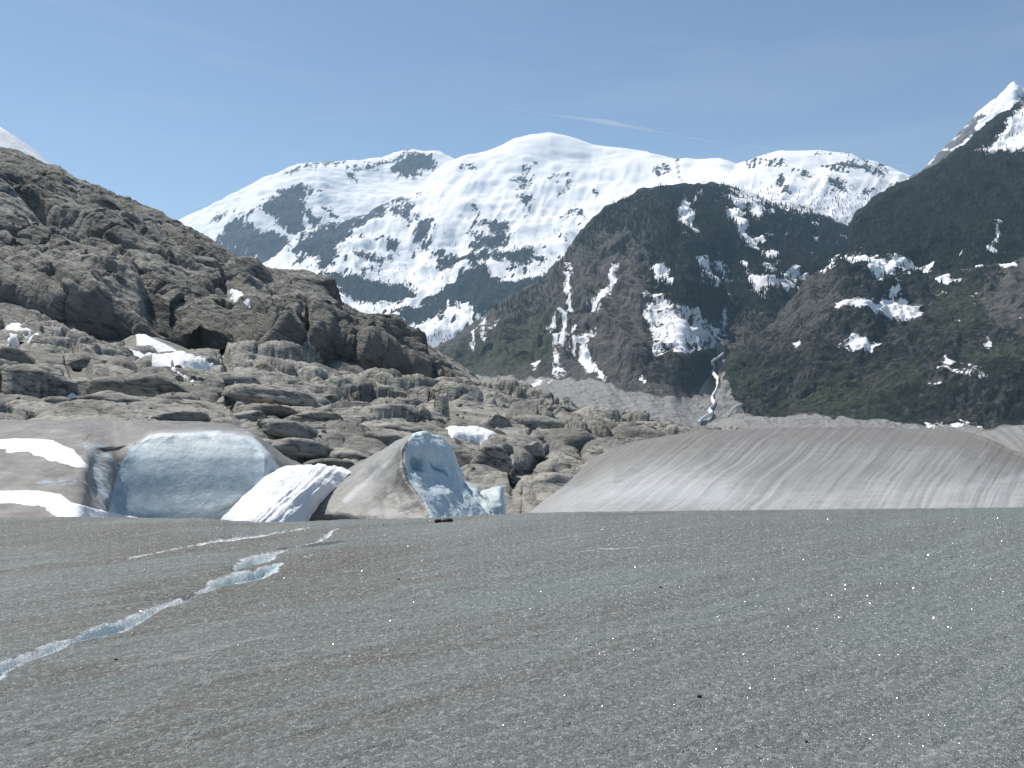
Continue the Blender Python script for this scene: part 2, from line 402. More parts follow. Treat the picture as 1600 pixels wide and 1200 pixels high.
snow = np.clip(-rk / 9, -1.5, 1.15) + .05 + 1.0 * fbm(q_ / 4, V / 14, 0 * q_, 4, 75) * (rk > -12)
grid_mesh('snowy_mountain', P, M_FAR, {'snow': snow, 'forest': np.full(U.shape, -1.), 'green': np.full(U.shape, -2.), 'gravel': np.full(U.shape, -2.)})
tag(bpy.data.objects['snowy_mountain'], kind='structure', label='far snowy ridge on the left with a triangular rock cliff below its shoulder')

# --- snow dome and the long white ridge to the right
us = np.linspace(330, 1620, 640)
ridge = [(330, 520, 7600), (380, 450, 7700), (425, 413, 7800), (470, 376, 7900), (520, 354, 8000), (575, 335, 8200), (620, 318, 8400), (660, 294, 8600), (700, 266, 8800), (722, 252, 8900), (735, 246, 9000), (760, 240, 9000), (785, 229, 9000), (805, 220, 9000),
         (830, 214, 9000), (860, 213, 9000), (890, 219, 9000), (925, 229, 9000), (960, 233, 9000), (1010, 240, 8900), (1045, 250, 8600), (1090, 252, 8300), (1125, 250, 8100), (1150, 259, 7900), (1185, 248, 7700), (1220, 238, 7600), (1280, 234, 7500), (1330, 239, 7500), (1352, 254, 7500), (1385, 268, 7500), (1430, 288, 7400), (1500, 330, 7200), (1620, 380, 7000)]
m1 = [(330, 560, 7000), (425, 450, 7300), (520, 400, 7400), (620, 370, 7600), (700, 330, 7900), (800, 290, 8200), (900, 290, 8200), (1000, 290, 8000), (1100, 280, 7500), (1200, 270, 7100), (1300, 262, 7000), (1400, 290, 6900), (1620, 400, 6700)]
m2 = [(330, 600, 6500), (425, 490, 6800), (520, 450, 6900), (620, 430, 7000), (700, 400, 7200), (800, 360, 7500), (900, 350, 7500), (1000, 330, 7300), (1100, 300, 6900), (1200, 300, 6600), (1300, 305, 6500), (1400, 330, 6400), (1620, 430, 6300)]
m3 = [(330, 620, 6000), (425, 520, 6300), (520, 490, 6350), (620, 480, 6400), (700, 470, 6500), (800, 430, 6700), (900, 420, 6700), (1000, 400, 6500), (1200, 380, 6100), (1300, 380, 6000), (1400, 400, 5900), (1620, 480, 5800)]
m4 = [(330, 640, 5500), (620, 540, 5700), (800, 520, 5800), (1000, 520, 5700), (1620, 560, 5400)]
rows = [[(330, 760, 5000), (1620, 760, 5000)], m4, m3, m2, m1, ridge, off(ridge, 22, 600), off(ridge, 160, 2500)]
P = sheet(rows, us, 330, [.3, 2, 2, 2.3, 2.3, .8, .3])
n = normals(P); x, y, z = P[..., 0], P[..., 1], P[..., 2]
U0, V0 = proj(P)
low = sstep(260, 420, V0)
gul = ridged(x / 170 + z / 520, y / 600, z / 800, 4, 15)
d = 60 * fbm(x / 620, y / 620, z / 420, 3, 13) + 26 * (1 - np.abs(fbm((U0 + V0 * .5) / 55, V0 / 160, 0 * x, 3, 14) * 2)) * sstep(225, 300, V0) + (3 + 12 * low) * gul + 7 * (0.2 + low) * fbm(x / 150, y / 150, z / 110, 4, 19)
f1, f2, rv, tl = voro(x / 170, y / 170, z / 90, 44)
d += (5 * low) * (rv - .5 + .5 * tl)
P = P + n * (d * (1 - .55 * sstep(245, 228, V0)))[..., None]
U, V = proj(P)
Uw, Vw = U0 + 8 * fbm(x / 130, y / 200, z / 130, 4, 61), V0 + 7 * fbm(x / 130, y / 200, z / 90, 4, 63)
rockp = [[(602, 318), (561, 336), (517, 352), (483, 370), (455, 393), (470, 400), (492, 402), (505, 428), (520, 420), (526, 392), (552, 367), (577, 355), (612, 334)],
         [(517, 433), (561, 436), (608, 440), (632, 443), (650, 457), (642, 474), (592, 487), (539, 474), (520, 452)],
         [(746, 372), (770, 372), (792, 380), (778, 396), (750, 394), (738, 405)],
         [(747, 402), (780, 399), (830, 399), (850, 413), (825, 419), (780, 412), (745, 413)],
         [(716, 436), (747, 419), (819, 444), (850, 440), (900, 400), (930, 360), (980, 400), (980, 560), (640, 560), (700, 540), (760, 500), (700, 499), (640, 510), (616, 497), (660, 486), (694, 466)],
         [(1197, 249), (1228, 252), (1226, 258), (1200, 256)], [(1287, 253), (1319, 248), (1344, 259), (1381, 267), (1379, 282), (1344, 272), (1319, 270), (1300, 263)],
         [(1287, 275), (1310, 284), (1326, 300), (1312, 304), (1292, 290)], [(1240, 266), (1262, 262), (1272, 280), (1250, 282)], [(1203, 266), (1226, 290), (1240, 312), (1224, 304)],
         [(722, 262), (745, 258), (746, 268), (724, 268)], [(816, 282), (832, 270), (830, 292), (806, 300)], [(852, 285), (866, 272), (866, 288)],
         [(880, 292), (890, 272), (886, 300), (868, 312)], [(925, 300), (940, 305), (930, 310)], [(808, 314), (832, 312), (828, 334), (810, 326)],
         [(1024, 265), (1050, 262), (1046, 274), (1030, 274)], [(610, 328), (650, 320), (640, 350), (622, 346)], [(652, 342), (672, 348), (668, 376), (648, 390)],
         [(600, 380), (620, 384), (612, 396)], [(560, 400), (600, 404), (590, 412), (562, 410)], [(690, 395), (712, 400), (708, 430), (684, 420)], [(750, 350), (790, 350), (798, 368), (770, 372)]]
strokes = [[(822, 258, 2), (808, 280, 5), (815, 300, 3)], [(745, 330, 2), (742, 360, 4), (735, 372, 3)], [(835, 250, 1), (815, 276, 3)], [(1060, 258, 1), (1064, 282, 4)], [(1170, 255, 1), (1192, 250, 3)],
           [(880, 345, 3), (900, 330, 3), (920, 350, 2)], [(660, 300, 0), (640, 316, 2), (604, 326, 4)], [(700, 480, 4), (745, 455, 6), (760, 440, 4)], [(1272, 236, 1), (1300, 238, 1)], [(1318, 238, 1), (1345, 249, 3), (1350, 254, 2)],
           [(1400, 288, 0), (1340, 310, 2), (1290, 300, 1)]]
rk = np.max([polysd(Uw, Vw, q) for q in rockp] + [linesd(Uw, Vw, q) for q in strokes], 0)
snowp = [[(722, 430), (716, 450), (690, 470), (640, 492), (600, 500), (596, 490), (640, 480), (676, 462), (706, 438)], [(760, 440), (800, 448), (840, 440), (800, 428), (760, 422)],
         [(700, 470), (745, 480), (735, 500), (690, 515)], [(620, 500), (690, 510), (720, 530), (690, 545), (620, 530)]]
sn = np.max([polysd(Uw, Vw, q) for q in snowp], 0)
q_ = U0 + V0 * .5
tex = .55 * fbm(q_ / 9, V0 / 26, 0 * q_, 5, 71) + .6 * fbm(x / 200, y / 200, z / 160, 4, 72)
spk = (.12 + low) * 1.25 * tex - .12 * low
snow = np.clip(-rk / 9, -1.35, 1.1) + np.minimum(0, .35 - 1.5 * np.abs(spk) * (V0 > 300)) * 0 - 4.2 * np.clip(spk - .07, 0, 1) + .15 * (1 - low)
snow += np.clip(sn / 6 + .3, 0, 1.5) + .95 * fbm(q_ / 4, V0 / 14, 0 * q_, 4, 75) * (rk > -14)
treef = sstep(330, 460, V0) * 0.9 - .5
grid_mesh('snowy_mountain', P, M_FAR, {'snow': snow + .08, 'forest': treef, 'green': np.full(U.shape, -2.), 'gravel': np.full(U.shape, -2.)})
tag(bpy.data.objects['snowy_mountain.001'], kind='structure', label='broad white snow dome and long snow ridge in the middle')
DOME = (P, n, snow, U0, V0)

# --- sharp peak behind the right mountain
us = np.linspace(1330, 1900, 300)
ridge = [(1330, 370, 6000), (1400, 302, 6100), (1425, 284, 6150), (1450, 262, 6200), (1480, 235, 6300), (1510, 203, 6350), (1530, 180, 6400), (1560, 155, 6500), (1583, 131, 6500), (1600, 143, 6500), (1640, 176, 6400), (1750, 220, 6300), (1900, 260, 6200)]
rows = [[(1330, 620, 4800), (1900, 620, 4800)], [(1330, 470, 5300), (1425, 400, 5350), (1583, 330, 5400), (1900, 380, 5300)],
        [(1330, 410, 5700), (1425, 330, 5800), (1583, 225, 5900), (1650, 240, 5900), (1900, 320, 5700)], ridge, off(ridge, 40, 500), off(ridge, 250, 1800)]
P = sheet(rows, us, 200, [.5, 2, 3, 1, .5]); n = normals(P); x, y, z = P[..., 0], P[..., 1], P[..., 2]
U0, V0 = proj(P)
P = P + n * (26 * fbm(x / 260, y / 260, z / 200, 4, 80) + 14 * ridged(x / 120 - z / 160, y / 200, z / 300, 4, 82))[..., None]
Uw, Vw = U0 + 6 * fbm(x / 90, y / 90, z / 90, 4, 83), V0 + 6 * fbm(x / 90, y / 90, z / 90, 4, 85)
rk = np.max([linesd(Uw, Vw, [(1428, 286, 6), (1480, 250, 11), (1520, 205, 10), (1535, 185, 3)]), linesd(Uw, Vw, [(1440, 300, 6), (1500, 262, 6), (1530, 225, 2)]),
             linesd(Uw, Vw, [(1560, 158, 1), (1583, 150, 3), (1600, 158, 4)]), polysd(Uw, Vw, [(1420, 300), (1500, 270), (1540, 300), (1420, 360)])], 0)
sn = np.max([linesd(Uw, Vw, [(1480, 242, 4), (1512, 228, 7), (1545, 195, 10), (1580, 150, 9)]), linesd(Uw, Vw, [(1445, 278, 3), (1475, 262, 3)])], 0)
snow = np.clip(-rk / 6, -1.2, .9) + np.clip(sn / 4 + .4, 0, 1.4)
o = grid_mesh('snowy_peak', P, mat_mountain('peak_snow_rock', 4.8, (0.14, 0.135, 0.135), (0.21, 0.20, 0.195), (0.04, 0.05, 0.04)), {'snow': snow, 'forest': np.full(U0.shape, -2.), 'green': np.full(U0.shape, -2.), 'gravel': np.full(U0.shape, -2.)})
tag(o, kind='structure', label='sharp pointed snowy peak rising behind the dark right mountain')

# --- snow slope peeping over the rock hill at top left
us = np.linspace(-500, 260, 90)
ridge = [(-500, 60, 1500), (-200, 130, 1500), (0, 203, 1500), (25, 219, 1500), (62, 248, 1500), (115, 300, 1500), (260, 430, 1500)]
P = sheet([off(ridge, 320, -500), off(ridge, 150, -250), ridge, off(ridge, 40, 250), off(ridge, 300, 700)], us, 60)
P = P + normals(P) * (6 * fbm(P[..., 0] / 90, P[..., 1] / 90, P[..., 2] / 90, 3, 90))[..., None]
o = grid_mesh('snow_slope', P, mat_snow('snow_upper', 3.0, .1)); tag(o, kind='structure', label='smooth snow slope showing above the rock hill at the far left')

# ================================================================== MIDDLE MOUNTAINS
M_MID = mat_mountain('dark_mountain_cover', 3.0, (0.070, 0.067, 0.060), (0.150, 0.142, 0.125), (0.020, 0.027, 0.019))
us = np.linspace(560, 1480, 560)
ridge = [(560, 640, 3400), (640, 572, 3500), (680, 545, 3600), (740, 512, 3700), (800, 472, 3800), (850, 442, 3850), (880, 408, 3900), (905, 378, 3950), (925, 352, 4000), (950, 332, 4050), (1000, 307, 4150), (1040, 297, 4200), (1080, 292, 4300), (1130, 294, 4450), (1200, 312, 4600), (1260, 330, 4600), (1330, 362, 4600), (1400, 400, 4600), (1480, 450, 4600)]
a1 = [(560, 655, 3100), (680, 590, 3150), (800, 520, 3300), (880, 470, 3350), (950, 410, 3400), (1040, 370, 3500), (1130, 350, 3800), (1260, 390, 4050), (1480, 480, 4050)]
a2 = [(560, 665, 2900), (680, 600, 2950), (800, 560, 2980), (900, 520, 2950), (1000, 470, 2900), (1070, 440, 3000), (1130, 440, 3400), (1200, 430, 3400), (1300, 470, 3600), (1480, 520, 3600)]
a3 = [(560, 675, 2700), (700, 605, 2700), (800, 598, 2700), (900, 585, 2600), (1000, 550, 2500), (1060, 540, 2550), (1120, 545, 2900), (1200, 520, 2900), (1300, 560, 2900), (1480, 600, 2900)]
a4 = [(560, 690, 2450), (700, 612, 2450), (860, 606, 2450), (950, 612, 2300), (1050, 615, 2250), (1110, 610, 2500), (1200, 620, 2500), (1480, 650, 2500)]
a5 = [(560, 700, 2150), (700, 650, 2150), (860, 642, 2150), (1000, 655, 2050), (1100, 668, 2050), (1480, 690, 2100)]
a6 = [(560, 760, 1500), (1480, 760, 1500)]
P = sheet([a6, a5, a4, a3, a2, a1, ridge, off(ridge, 22, 300), off(ridge, 200, 1200)], us, 380, [.6, 2, 2, 2.5, 3, 2.5, .5, .2])
n = normals(P); x, y, z = P[..., 0], P[..., 1], P[..., 2]; U0, V0 = proj(P)
gm = sstep(600, 560, V0 - .05 * (U0 - 860).clip(0, 300))
d = gm * (34 * fbm(x / 300, y / 300, z / 260, 4, 101) + 58 * (ridged(x / 190 + z / 420, y / 500, z / 600, 4, 103) - .6) + 12 * fbm(x / 60, y / 60, z / 45, 4, 105))
f1, f2, rv, tl = voro(x / 90, y / 90, z / 60, 109); d += gm * 20 * (rv - .5 + tl * .5)
d *= .3 + .7 * sstep(0, 40, V0 - line(ridge, U0))
d += (1 - gm) * (9 * ridged(x / 70 + z / 100, y / 300, z / 300, 4, 107))
P = P + n * d[..., None]
Uw, Vw = U0 + 5 * fbm(x / 60, y / 80, z / 60, 4, 111), V0 + 5 * fbm(x / 60, y / 80, z / 60, 4, 113)
snp = [[(1069, 303), (1059, 336), (1056, 367), (1070, 378), (1083, 380), (1078, 342), (1074, 310)], [(1134, 333), (1156, 339), (1153, 358), (1187, 380), (1199, 390), (1162, 394), (1147, 381), (1147, 361)],
       [(1006, 480), (1028, 471), (1044, 486), (1075, 489), (1106, 517), (1108, 548), (1080, 556), (1022, 562), (1016, 510)], [(925, 559), (912, 572), (920, 590), (940, 597), (946, 594), (930, 580)],
       [(831, 612), (828, 608), (842, 600), (848, 602)], [(1020, 430), (1040, 428), (1060, 440), (1052, 448), (1030, 445)], [(1080, 425), (1110, 440), (1120, 460), (1100, 455)]]
sns = [[(u_, v_, w_ * .75) for u_, v_, w_ in q_] for q_ in []] + [[(895, 417, 1), (900, 455, 4), (894, 496, 4), (887, 522, 3), (875, 546, 3)], [(966, 427, 3), (959, 461, 6), (947, 486, 3), (931, 499, 1)], [(884, 508, 2), (862, 525, 2)],
       [(906, 531, 3), (893, 550, 4), (881, 556, 3), (872, 578, 2)], [(937, 528, 1), (920, 548, 3), (897, 566, 1)], [(866, 589, 2), (884, 587, 2)], [(837, 583, 1), (846, 577, 1)], [(952, 500, 3), (950, 508, 3)],
       [(1122, 452, 2), (1130, 480, 4), (1132, 520, 4), (1128, 550, 5)], [(1175, 320, 1), (1182, 345, 3)], [(1095, 300, 0), (1070, 330, 2)], [(1090, 410, 3), (1120, 430, 3), (1140, 450, 2)], [(740, 545, 1), (752, 520, 2), (760, 500, 1)],
       [(760, 540, 1), (780, 505, 1.5)], [(938, 592, 2), (946, 598, 1)], [(860, 605, 1), (862, 603, 1)], [(1180, 410, 2), (1200, 430, 3), (1230, 440, 4), (1250, 455, 3)], [(1160, 430, 2), (1180, 455, 3), (1240, 465, 5)], [(1200, 395, 1), (1205, 420, 3)], [(1000, 600, 1), (1010, 604, 1)]]
rk = np.max([polysd(Uw, Vw, q) for q in snp] + [linesd(Uw, Vw, q) for q in sns], 0)
upper = sstep(360, 318, V0 - .10 * (U0 - 1200).clip(0, 200)) * sstep(1080, 1170, U0)
upl = sstep(1020, 1150, U0) * sstep(500, 440, V0) * sstep(290, 420, V0) + .5 * sstep(1100, 1180, U0) * sstep(440, 340, V0)
spk = fbm(x / 50 + z / 120, y / 120, z / 70, 5, 117)
rk5 = polysd(Uw, Vw, [(1006, 480), (1028, 471), (1044, 486), (1075, 489), (1106, 517), (1108, 548), (1080, 556), (1022, 562), (1016, 510)]); rk = np.where(rk5 > -4, np.minimum(rk, rk5 * .05 + .4), rk)
snow = np.clip(rk / 7, -1.2, 1.1) + .12 + 1.45 * upper + (1.35 * upl + .15) * np.clip(spk * 1.6 - .1, -.2, 1.3)
far_l = sstep(700, 640, U0) * 0.5
gl = [(560, 640), (640, 610), (709, 592), (769, 595), (856, 596), (944, 602), (965, 612), (1037, 626), (1100, 628), (1137, 633), (1480, 640)]
gl_v = line(gl, U0)
gravel = np.clip((Vw - gl_v) / 7, -2, 2)
fan = linesd(Uw, Vw, [(1128, 560, 4), (1122, 590, 18), (1112, 625, 26), (1098, 665, 40)])
gravel = np.maximum(gravel, np.clip(fan / 8, -2, 1.5))
green = np.clip(polysd(Uw, Vw, [(670, 575), (840, 480), (900, 480), (880, 560), (860, 592), (700, 592)]) / 25, -2, .6)
forest = .30 - .45 * np.exp(-((U0 - 960) / 110) ** 2) * sstep(330, 420, V0) + .55 * sstep(520, 430, V0) * sstep(850, 1000, U0) - .5 * sstep(560, 470, V0) * np.exp(-((U0 - 985 + (V0 - 400) * .3) / 45) ** 2) - .35 * sstep(500, 600, V0) - .75 * sstep(470, 560, V0) * sstep(960, 880, U0)
forest += np.clip(polysd(Uw, Vw, [(1020, 560), (1110, 562), (1112, 622), (1040, 622), (960, 605)]) / 20, -.5, .8) * .5
o = grid_mesh('dark_mountain', P, M_MID, {'snow': snow, 'forest': forest, 'green': green, 'gravel': gravel})
tag(o, kind='structure', label='dark forested mountain with snow gullies in the middle of the valley')
MID = (P, n, snow, U0, V0, forest)

# --- right mountain
us = np.linspace(1040, 1900, 520)
ridge = [(1040, 690, 2300), (1100, 668, 2350), (1135, 612, 2400), (1150, 560, 2450), (1210, 504, 2600), (1260, 455, 2750), (1300, 424, 2900), (1328, 382, 3050), (1340, 348, 3150), (1380, 312, 3250), (1430, 288, 3350), (1480, 255, 3450), (1530, 216, 3550), (1570, 184, 3650), (1600, 168, 3700), (1700, 115, 3900), (1900, 40, 4200)]
b1 = [(1040, 700, 2200), (1150, 590, 2300), (1260, 500, 2500), (1340, 410, 2750), (1430, 360, 2900), (1530, 310, 3050), (1600, 270, 3150), (1900, 180, 3400)]
b2 = [(1040, 705, 2100), (1150, 615, 2200), (1260, 545, 2300), (1320, 425, 2500), (1380, 415, 2600), (1450, 440, 2600), (1530, 420, 2500), (1600, 395, 2500), (1900, 330, 2700)]
b3 = [(1040, 710, 2050), (1150, 635, 2120), (1260, 590, 2180), (1340, 520, 2250), (1420, 510, 2300), (1500, 520, 2200), (1600, 490, 2150), (1900, 430, 2300)]
b4 = [(1040, 715, 2000), (1150, 650, 2050), (1260, 635, 2070), (1360, 610, 2050), (1450, 565, 2000), (1520, 580, 1900), (1600, 560, 1850), (1900, 520, 1900)]
b5 = [(1040, 715, 1900), (1150, 660, 1930), (1350, 662, 1850), (1540, 668, 1750), (1600, 668, 1720), (1900, 668, 1600)]
b6 = [(1040, 720, 1750), (1150, 685, 1750), (1600, 690, 1600), (1900, 690, 1500)]
b7 = [(1040, 770, 1200), (1900, 770, 1200)]
P = sheet([b7, b6, b5, b4, b3, b2, b1, ridge, off(ridge, 25, 250), off(ridge, 250, 1000)], us, 400, [.4, 1, 2, 2.5, 2.5, 2.5, 2, .5, .2])
n = normals(P); x, y, z = P[..., 0], P[..., 1], P[..., 2]; U0, V0 = proj(P)
gm = sstep(668, 640, V0)
d = gm * (28 * fbm(x / 230, y / 230, z / 160, 4, 121) + 22 * (ridged(x / 150 - z / 260, y / 260, z / 300, 4, 123) - .6) + 8 * fbm(x / 36, y / 36, z / 26, 4, 125)) + (1 - gm) * 5 * ridged(x / 50, y / 200, z / 100, 4, 127)
f1, f2, rv, tl = voro(x / 70, y / 70, z / 40, 129); d += gm * 5 * (rv - .5 + tl * .5)
P = P + n * d[..., None]
Uw, Vw = U0 + 6 * fbm(x / 45, y / 60, z / 40, 4, 131), V0 + 4 * fbm(x / 45, y / 60, z / 30, 4, 133)
snp = [[(1319, 412), (1356, 404), (1400, 410), (1456, 420), (1440, 426), (1400, 420), (1390, 440), (1366, 436), (1350, 420)], [(1310, 487), (1325, 472), (1369, 480), (1384, 464), (1437, 482), (1436, 502), (1387, 491), (1340, 489)],
       [(1312, 546), (1328, 542), (1337, 530), (1356, 543), (1393, 547), (1359, 552)], [(1243, 553), (1259, 544), (1256, 559)], [(1600, 168), (1569, 206), (1525, 236), (1562, 243), (1640, 234), (1700, 180), (1700, 120)],
       [(1560, 425), (1580, 420), (1585, 426), (1565, 429)], [(1540, 535), (1546, 532), (1548, 541)]]
sns = [[(1470, 576, 1), (1520, 596, 1.5)], [(1476, 563, 2), (1500, 572, 2)], [(1500, 568, 1), (1535, 590, 1.2)], [(1450, 595, .5), (1466, 601, .8)], [(1500, 660, 0), (1530, 668, 1.5)], [(1476, 452, 1), (1500, 448, 1)], [(1318, 405, 1), (1290, 432, 2)],
       [(1550, 388, 1), (1560, 360, 2)], [(1390, 470, 1), (1400, 455, 1)], [(1355, 425, 2), (1375, 445, 3)], [(1452, 667, 2), (1470, 668, 1)], [(1486, 667.5, 2), (1508, 668, 2)], [(1500, 585, .7), (1540, 600, .7)]]
rk = np.max([polysd(Uw, Vw, q) for q in snp] + [linesd(Uw, Vw, q) for q in sns], 0)
spk = fbm(x / 40, y / 60, z / 28, 5, 137)
zone = sstep(330, 380, V0) * sstep(560, 480, V0) * sstep(1300, 1400, U0)
top = sstep(240, 200, V0 + (1600 - U0) * .1) * sstep(1480, 1560, U0)
snow = np.clip(rk / 9, -1.25, 1.0) + .1 + zone * np.clip(spk * 1.9 - .2, -.1, 1.3) + .35 * top + sstep(300, 240, V0) * .5 * np.clip(spk, -.2, 1)
gl_v = line([(1040, 640), (1110, 600), (1137, 634), (1178, 650), (1260, 655), (1350, 661), (1430, 667), (1537, 669), (1900, 672)], U0)
gravel = np.clip((Vw - gl_v) / 5, -2, 2)
fan = linesd(Uw, Vw, [(1130, 560, 3), (1128, 590, 12), (1125, 625, 18), (1130, 665, 40)])
gravel = np.maximum(gravel, np.clip(fan / 8, -2, 1.5))
green = np.maximum.reduce([np.clip(polysd(Uw, Vw, q) / 18, -2, .2) for q in ([(1130, 600), (1160, 632), (1300, 655), (1400, 655), (1380, 630), (1440, 590), (1430, 570), (1330, 590), (1300, 610), (1200, 622)], [(1470, 470), (1520, 440), (1540, 500), (1500, 540), (1460, 530)], [(1500, 540), (1600, 540), (1600, 570), (1520, 570)], [(1140, 560), (1170, 560), (1190, 600), (1130, 610)])])
forest = .12 + 1.0 * sstep(440, 390, V0 + (U0 - 1450).clip(0, 200) * .1) - .2 * sstep(560, 500, V0) * sstep(1330, 1300, U0)
forest -= .8 * np.clip(polysd(Uw, Vw, [(1520, 470), (1600, 400), (1700, 380), (1700, 520), (1560, 520)]) / 20, 0, 1)
o = grid_mesh('dark_mountain', P, M_MID, {'snow': snow, 'forest': forest, 'green': green, 'gravel': gravel})
tag(o, kind='structure', label='dark right-hand mountain with forest above and mossy crags below')
RIG = (P, n, snow, U0, V0, forest)

# --- valley floor reaching beyond everything
us = np.linspace(-3500, 5000, 160)
DD = np.geomspace(420, 14000, 90)
X = (us[None, :] - 800) / F * DD[:, None]; Y = np.repeat(DD[:, None], 160, 1)
zf = CAMZ - 0.062 * Y.clip(0, 2400) - 16 + 3 * fbm(X / 120, Y / 120, 0 * X, 4, 140)
o = grid_mesh('valley_floor', np.stack([X, Y, zf], -1), M_MID, {'snow': np.full(X.shape, -2.), 'forest': np.full(X.shape, -2.), 'green': np.full(X.shape, -2.), 'gravel': np.full(X.shape, 2.)})
tag(o, kind='structure', label='grey gravel valley floor below the mountains')

# --- braided stream running down the gravel fan
def surf_at(S, u, v):
    """point of a sheet that shows at photo pixel u, v (nearest grid vertex, front side)"""
    Pq = S[0]; Uq, Vq = proj(Pq); k = np.argmin((Uq - u) ** 2 + (Vq - v) ** 2 + 1e-4 * Pq[..., 1] * 0); return Pq.reshape(-1, 3)[k], S[1].reshape(-1, 3)[k]
path = [(1130, 553), (1121, 560), (1112, 566), (1116, 574), (1113, 582), (1120, 590), (1121, 600), (1117, 612), (1112, 622), (1116, 630), (1108, 640), (1112, 646), (1098, 654), (1090, 662)]
def front_at(u, v):
    best = None
    for S_ in (MID, RIG):
        Uq, Vq = proj(S_[0]); e_ = (Uq - u) ** 2 + (Vq - v) ** 2; ok = e_ < 9
        if ok.any():
            q_ = S_[0][ok]; k_ = np.argmin(q_[:, 1]); best = q_[k_] if best is None or q_[k_][1] < best[1] else best
    return best if best is not None else surf_at(MID, u, v)[0]
pts = np.array([front_at(u, v) for u, v in path]); pts[:, 1] = np.minimum.accumulate(pts[:, 1])
pts = np.array([wp(u, v, p_[1] - 9) for (u, v), p_ in zip(path, pts)]); pts = cr_interp(pts, 90)
pts[:, 0] += 3 * vnoise(np.arange(90) * .35, np.zeros(90), np.zeros(90), 5)
wd = 2.6 + 2.4 * vnoise(np.arange(90) * .5, np.zeros(90), np.ones(90), 9)
t = np.gradient(pts, axis=0); t[:, 2] = 0; sdv = np.stack([t[:, 1], -t[:, 0], 0 * t[:, 0]], -1); sdv /= np.linalg.norm(sdv, axis=1, keepdims=True)
up = np.array([0, -6.0, 5.0])
G = np.stack([pts - sdv * wd[:, None] * 1.2 + [0, 0, -3], pts - sdv * wd[:, None] * .6 + up, pts + sdv * wd[:, None] * .6 + up, pts + sdv * wd[:, None] * 1.2 + [0, 0, -3]], 0)
o = grid_mesh('stream', G, mat_snow('white_water', 2.5, .5)); tag(o, kind='structure', label='thin white stream tumbling down the grey gravel fan')

# ================================================================== FORESTS
def tree_cloud(name, S, prob, hmin, hmax, count, m, label, single=0, grp=None, single_label=None):
    P_, n_ = S[0], S[1]
    nv, nu = P_.shape[:2]
    w = prob.copy(); w[-int(nv * .06):] = 0; w[:4] = 0
    a = np.linalg.norm(np.cross(np.gradient(P_, axis=1), np.gradient(P_, axis=0)), axis=-1)
    w = (w * a).ravel(); w /= w.sum()
    idx = rng.choice(nv * nu, count, p=w)
    i, j = idx // nu, idx % nu
    i = np.clip(i, 0, nv - 2); j = np.clip(j, 0, nu - 2)
    fa, fb = rng.random(count)[:, None], rng.random(count)[:, None]
    B = (P_[i, j] * (1 - fa) + P_[i + 1, j] * fa) * (1 - fb) + (P_[i, j + 1] * (1 - fa) + P_[i + 1, j + 1] * fa) * fb
    H = rng.uniform(hmin, hmax, count) * rng.choice([.6, .8, 1, 1.15], count)
    ring = 4
    def proto(h, rot, lean):
        tris, vs = [], []
        return
    V_, F_ = [], []
    ang = np.arange(ring) * 2 * np.pi / ring
    rot = rng.uniform(0, 6.28, count)
    rad = H * rng.uniform(.16, .24, count)
    def cone(z0, z1, rr, jitter):
        A = ang[None, :] + rot[:, None] + jitter
        rj = rr[:, None] * rng.uniform(.7, 1.25, (count, ring))
        base = np.stack([B[:, None, 0] + np.cos(A) * rj, B[:, None, 1] + np.sin(A) * rj, B[:, None, 2] + (H * z0)[:, None] + 0 * A], -1)
        tip = (B + np.stack([0 * H, 0 * H, H * z1], -1))[:, None]
        return np.concatenate([base, tip], 1)
    c1 = cone(-.15, .68, rad, 0); c2 = cone(.38, 1.0, rad * .66, .7)
    V_ = np.concatenate([c1, c2], 1).reshape(-1, 3)
    base = np.arange(count)[:, None, None] * (2 * (ring + 1))
    tri = np.array([[k, (k + 1) % ring, ring] for k in range(ring)] + [[ring + 1 + k, ring + 1 + (k + 1) % ring, 2 * ring + 1] for k in range(ring)])
    F_ = (base + tri[None]).reshape(-1, 3)
    o = mesh_np(name, V_, F_, m, None, False)
    tag(o, label, 'forest', kind='stuff'); return o
M_TREE = flat('spruce_needles', (0.022, 0.030, 0.018), .9, 8.0)
P_, n_, s_, U0, V0, fo = MID
tree_cloud('forest', MID, np.clip(fo + .25, 0, 1) * (s_ < .1) * (V0 < 560) + .05 * (V0 < 400) * (U0 > 1000), 13, 23, 20000, M_TREE, 'dark spruce forest covering the middle mountain around its snow gullies')
P_, n_, s_, U0, V0, fo = RIG
tree_cloud('forest', RIG, np.clip(fo + .1, 0, 1) * (s_ < .1) * (V0 < 470) + .07 * (V0 < 300) * (U0 > 1480), 9, 17, 17000, M_TREE, 'dense dark forest on the upper slope of the right mountain')
P_, n_, s_, U0, V0 = DOME
tree_cloud('forest', DOME, ((s_ < .35) * sstep(350, 420, V0) * (U0 < 1000) * (V0 < 560) * .8 + sstep(285, 330, V0) * (U0 > 1000) * (V0 < 420) * .55 + .03 * sstep(320, 400, V0)) * 1.0, 14, 24, 9000, M_TREE, 'scattered dark conifers along the lower edge of the snowfields')

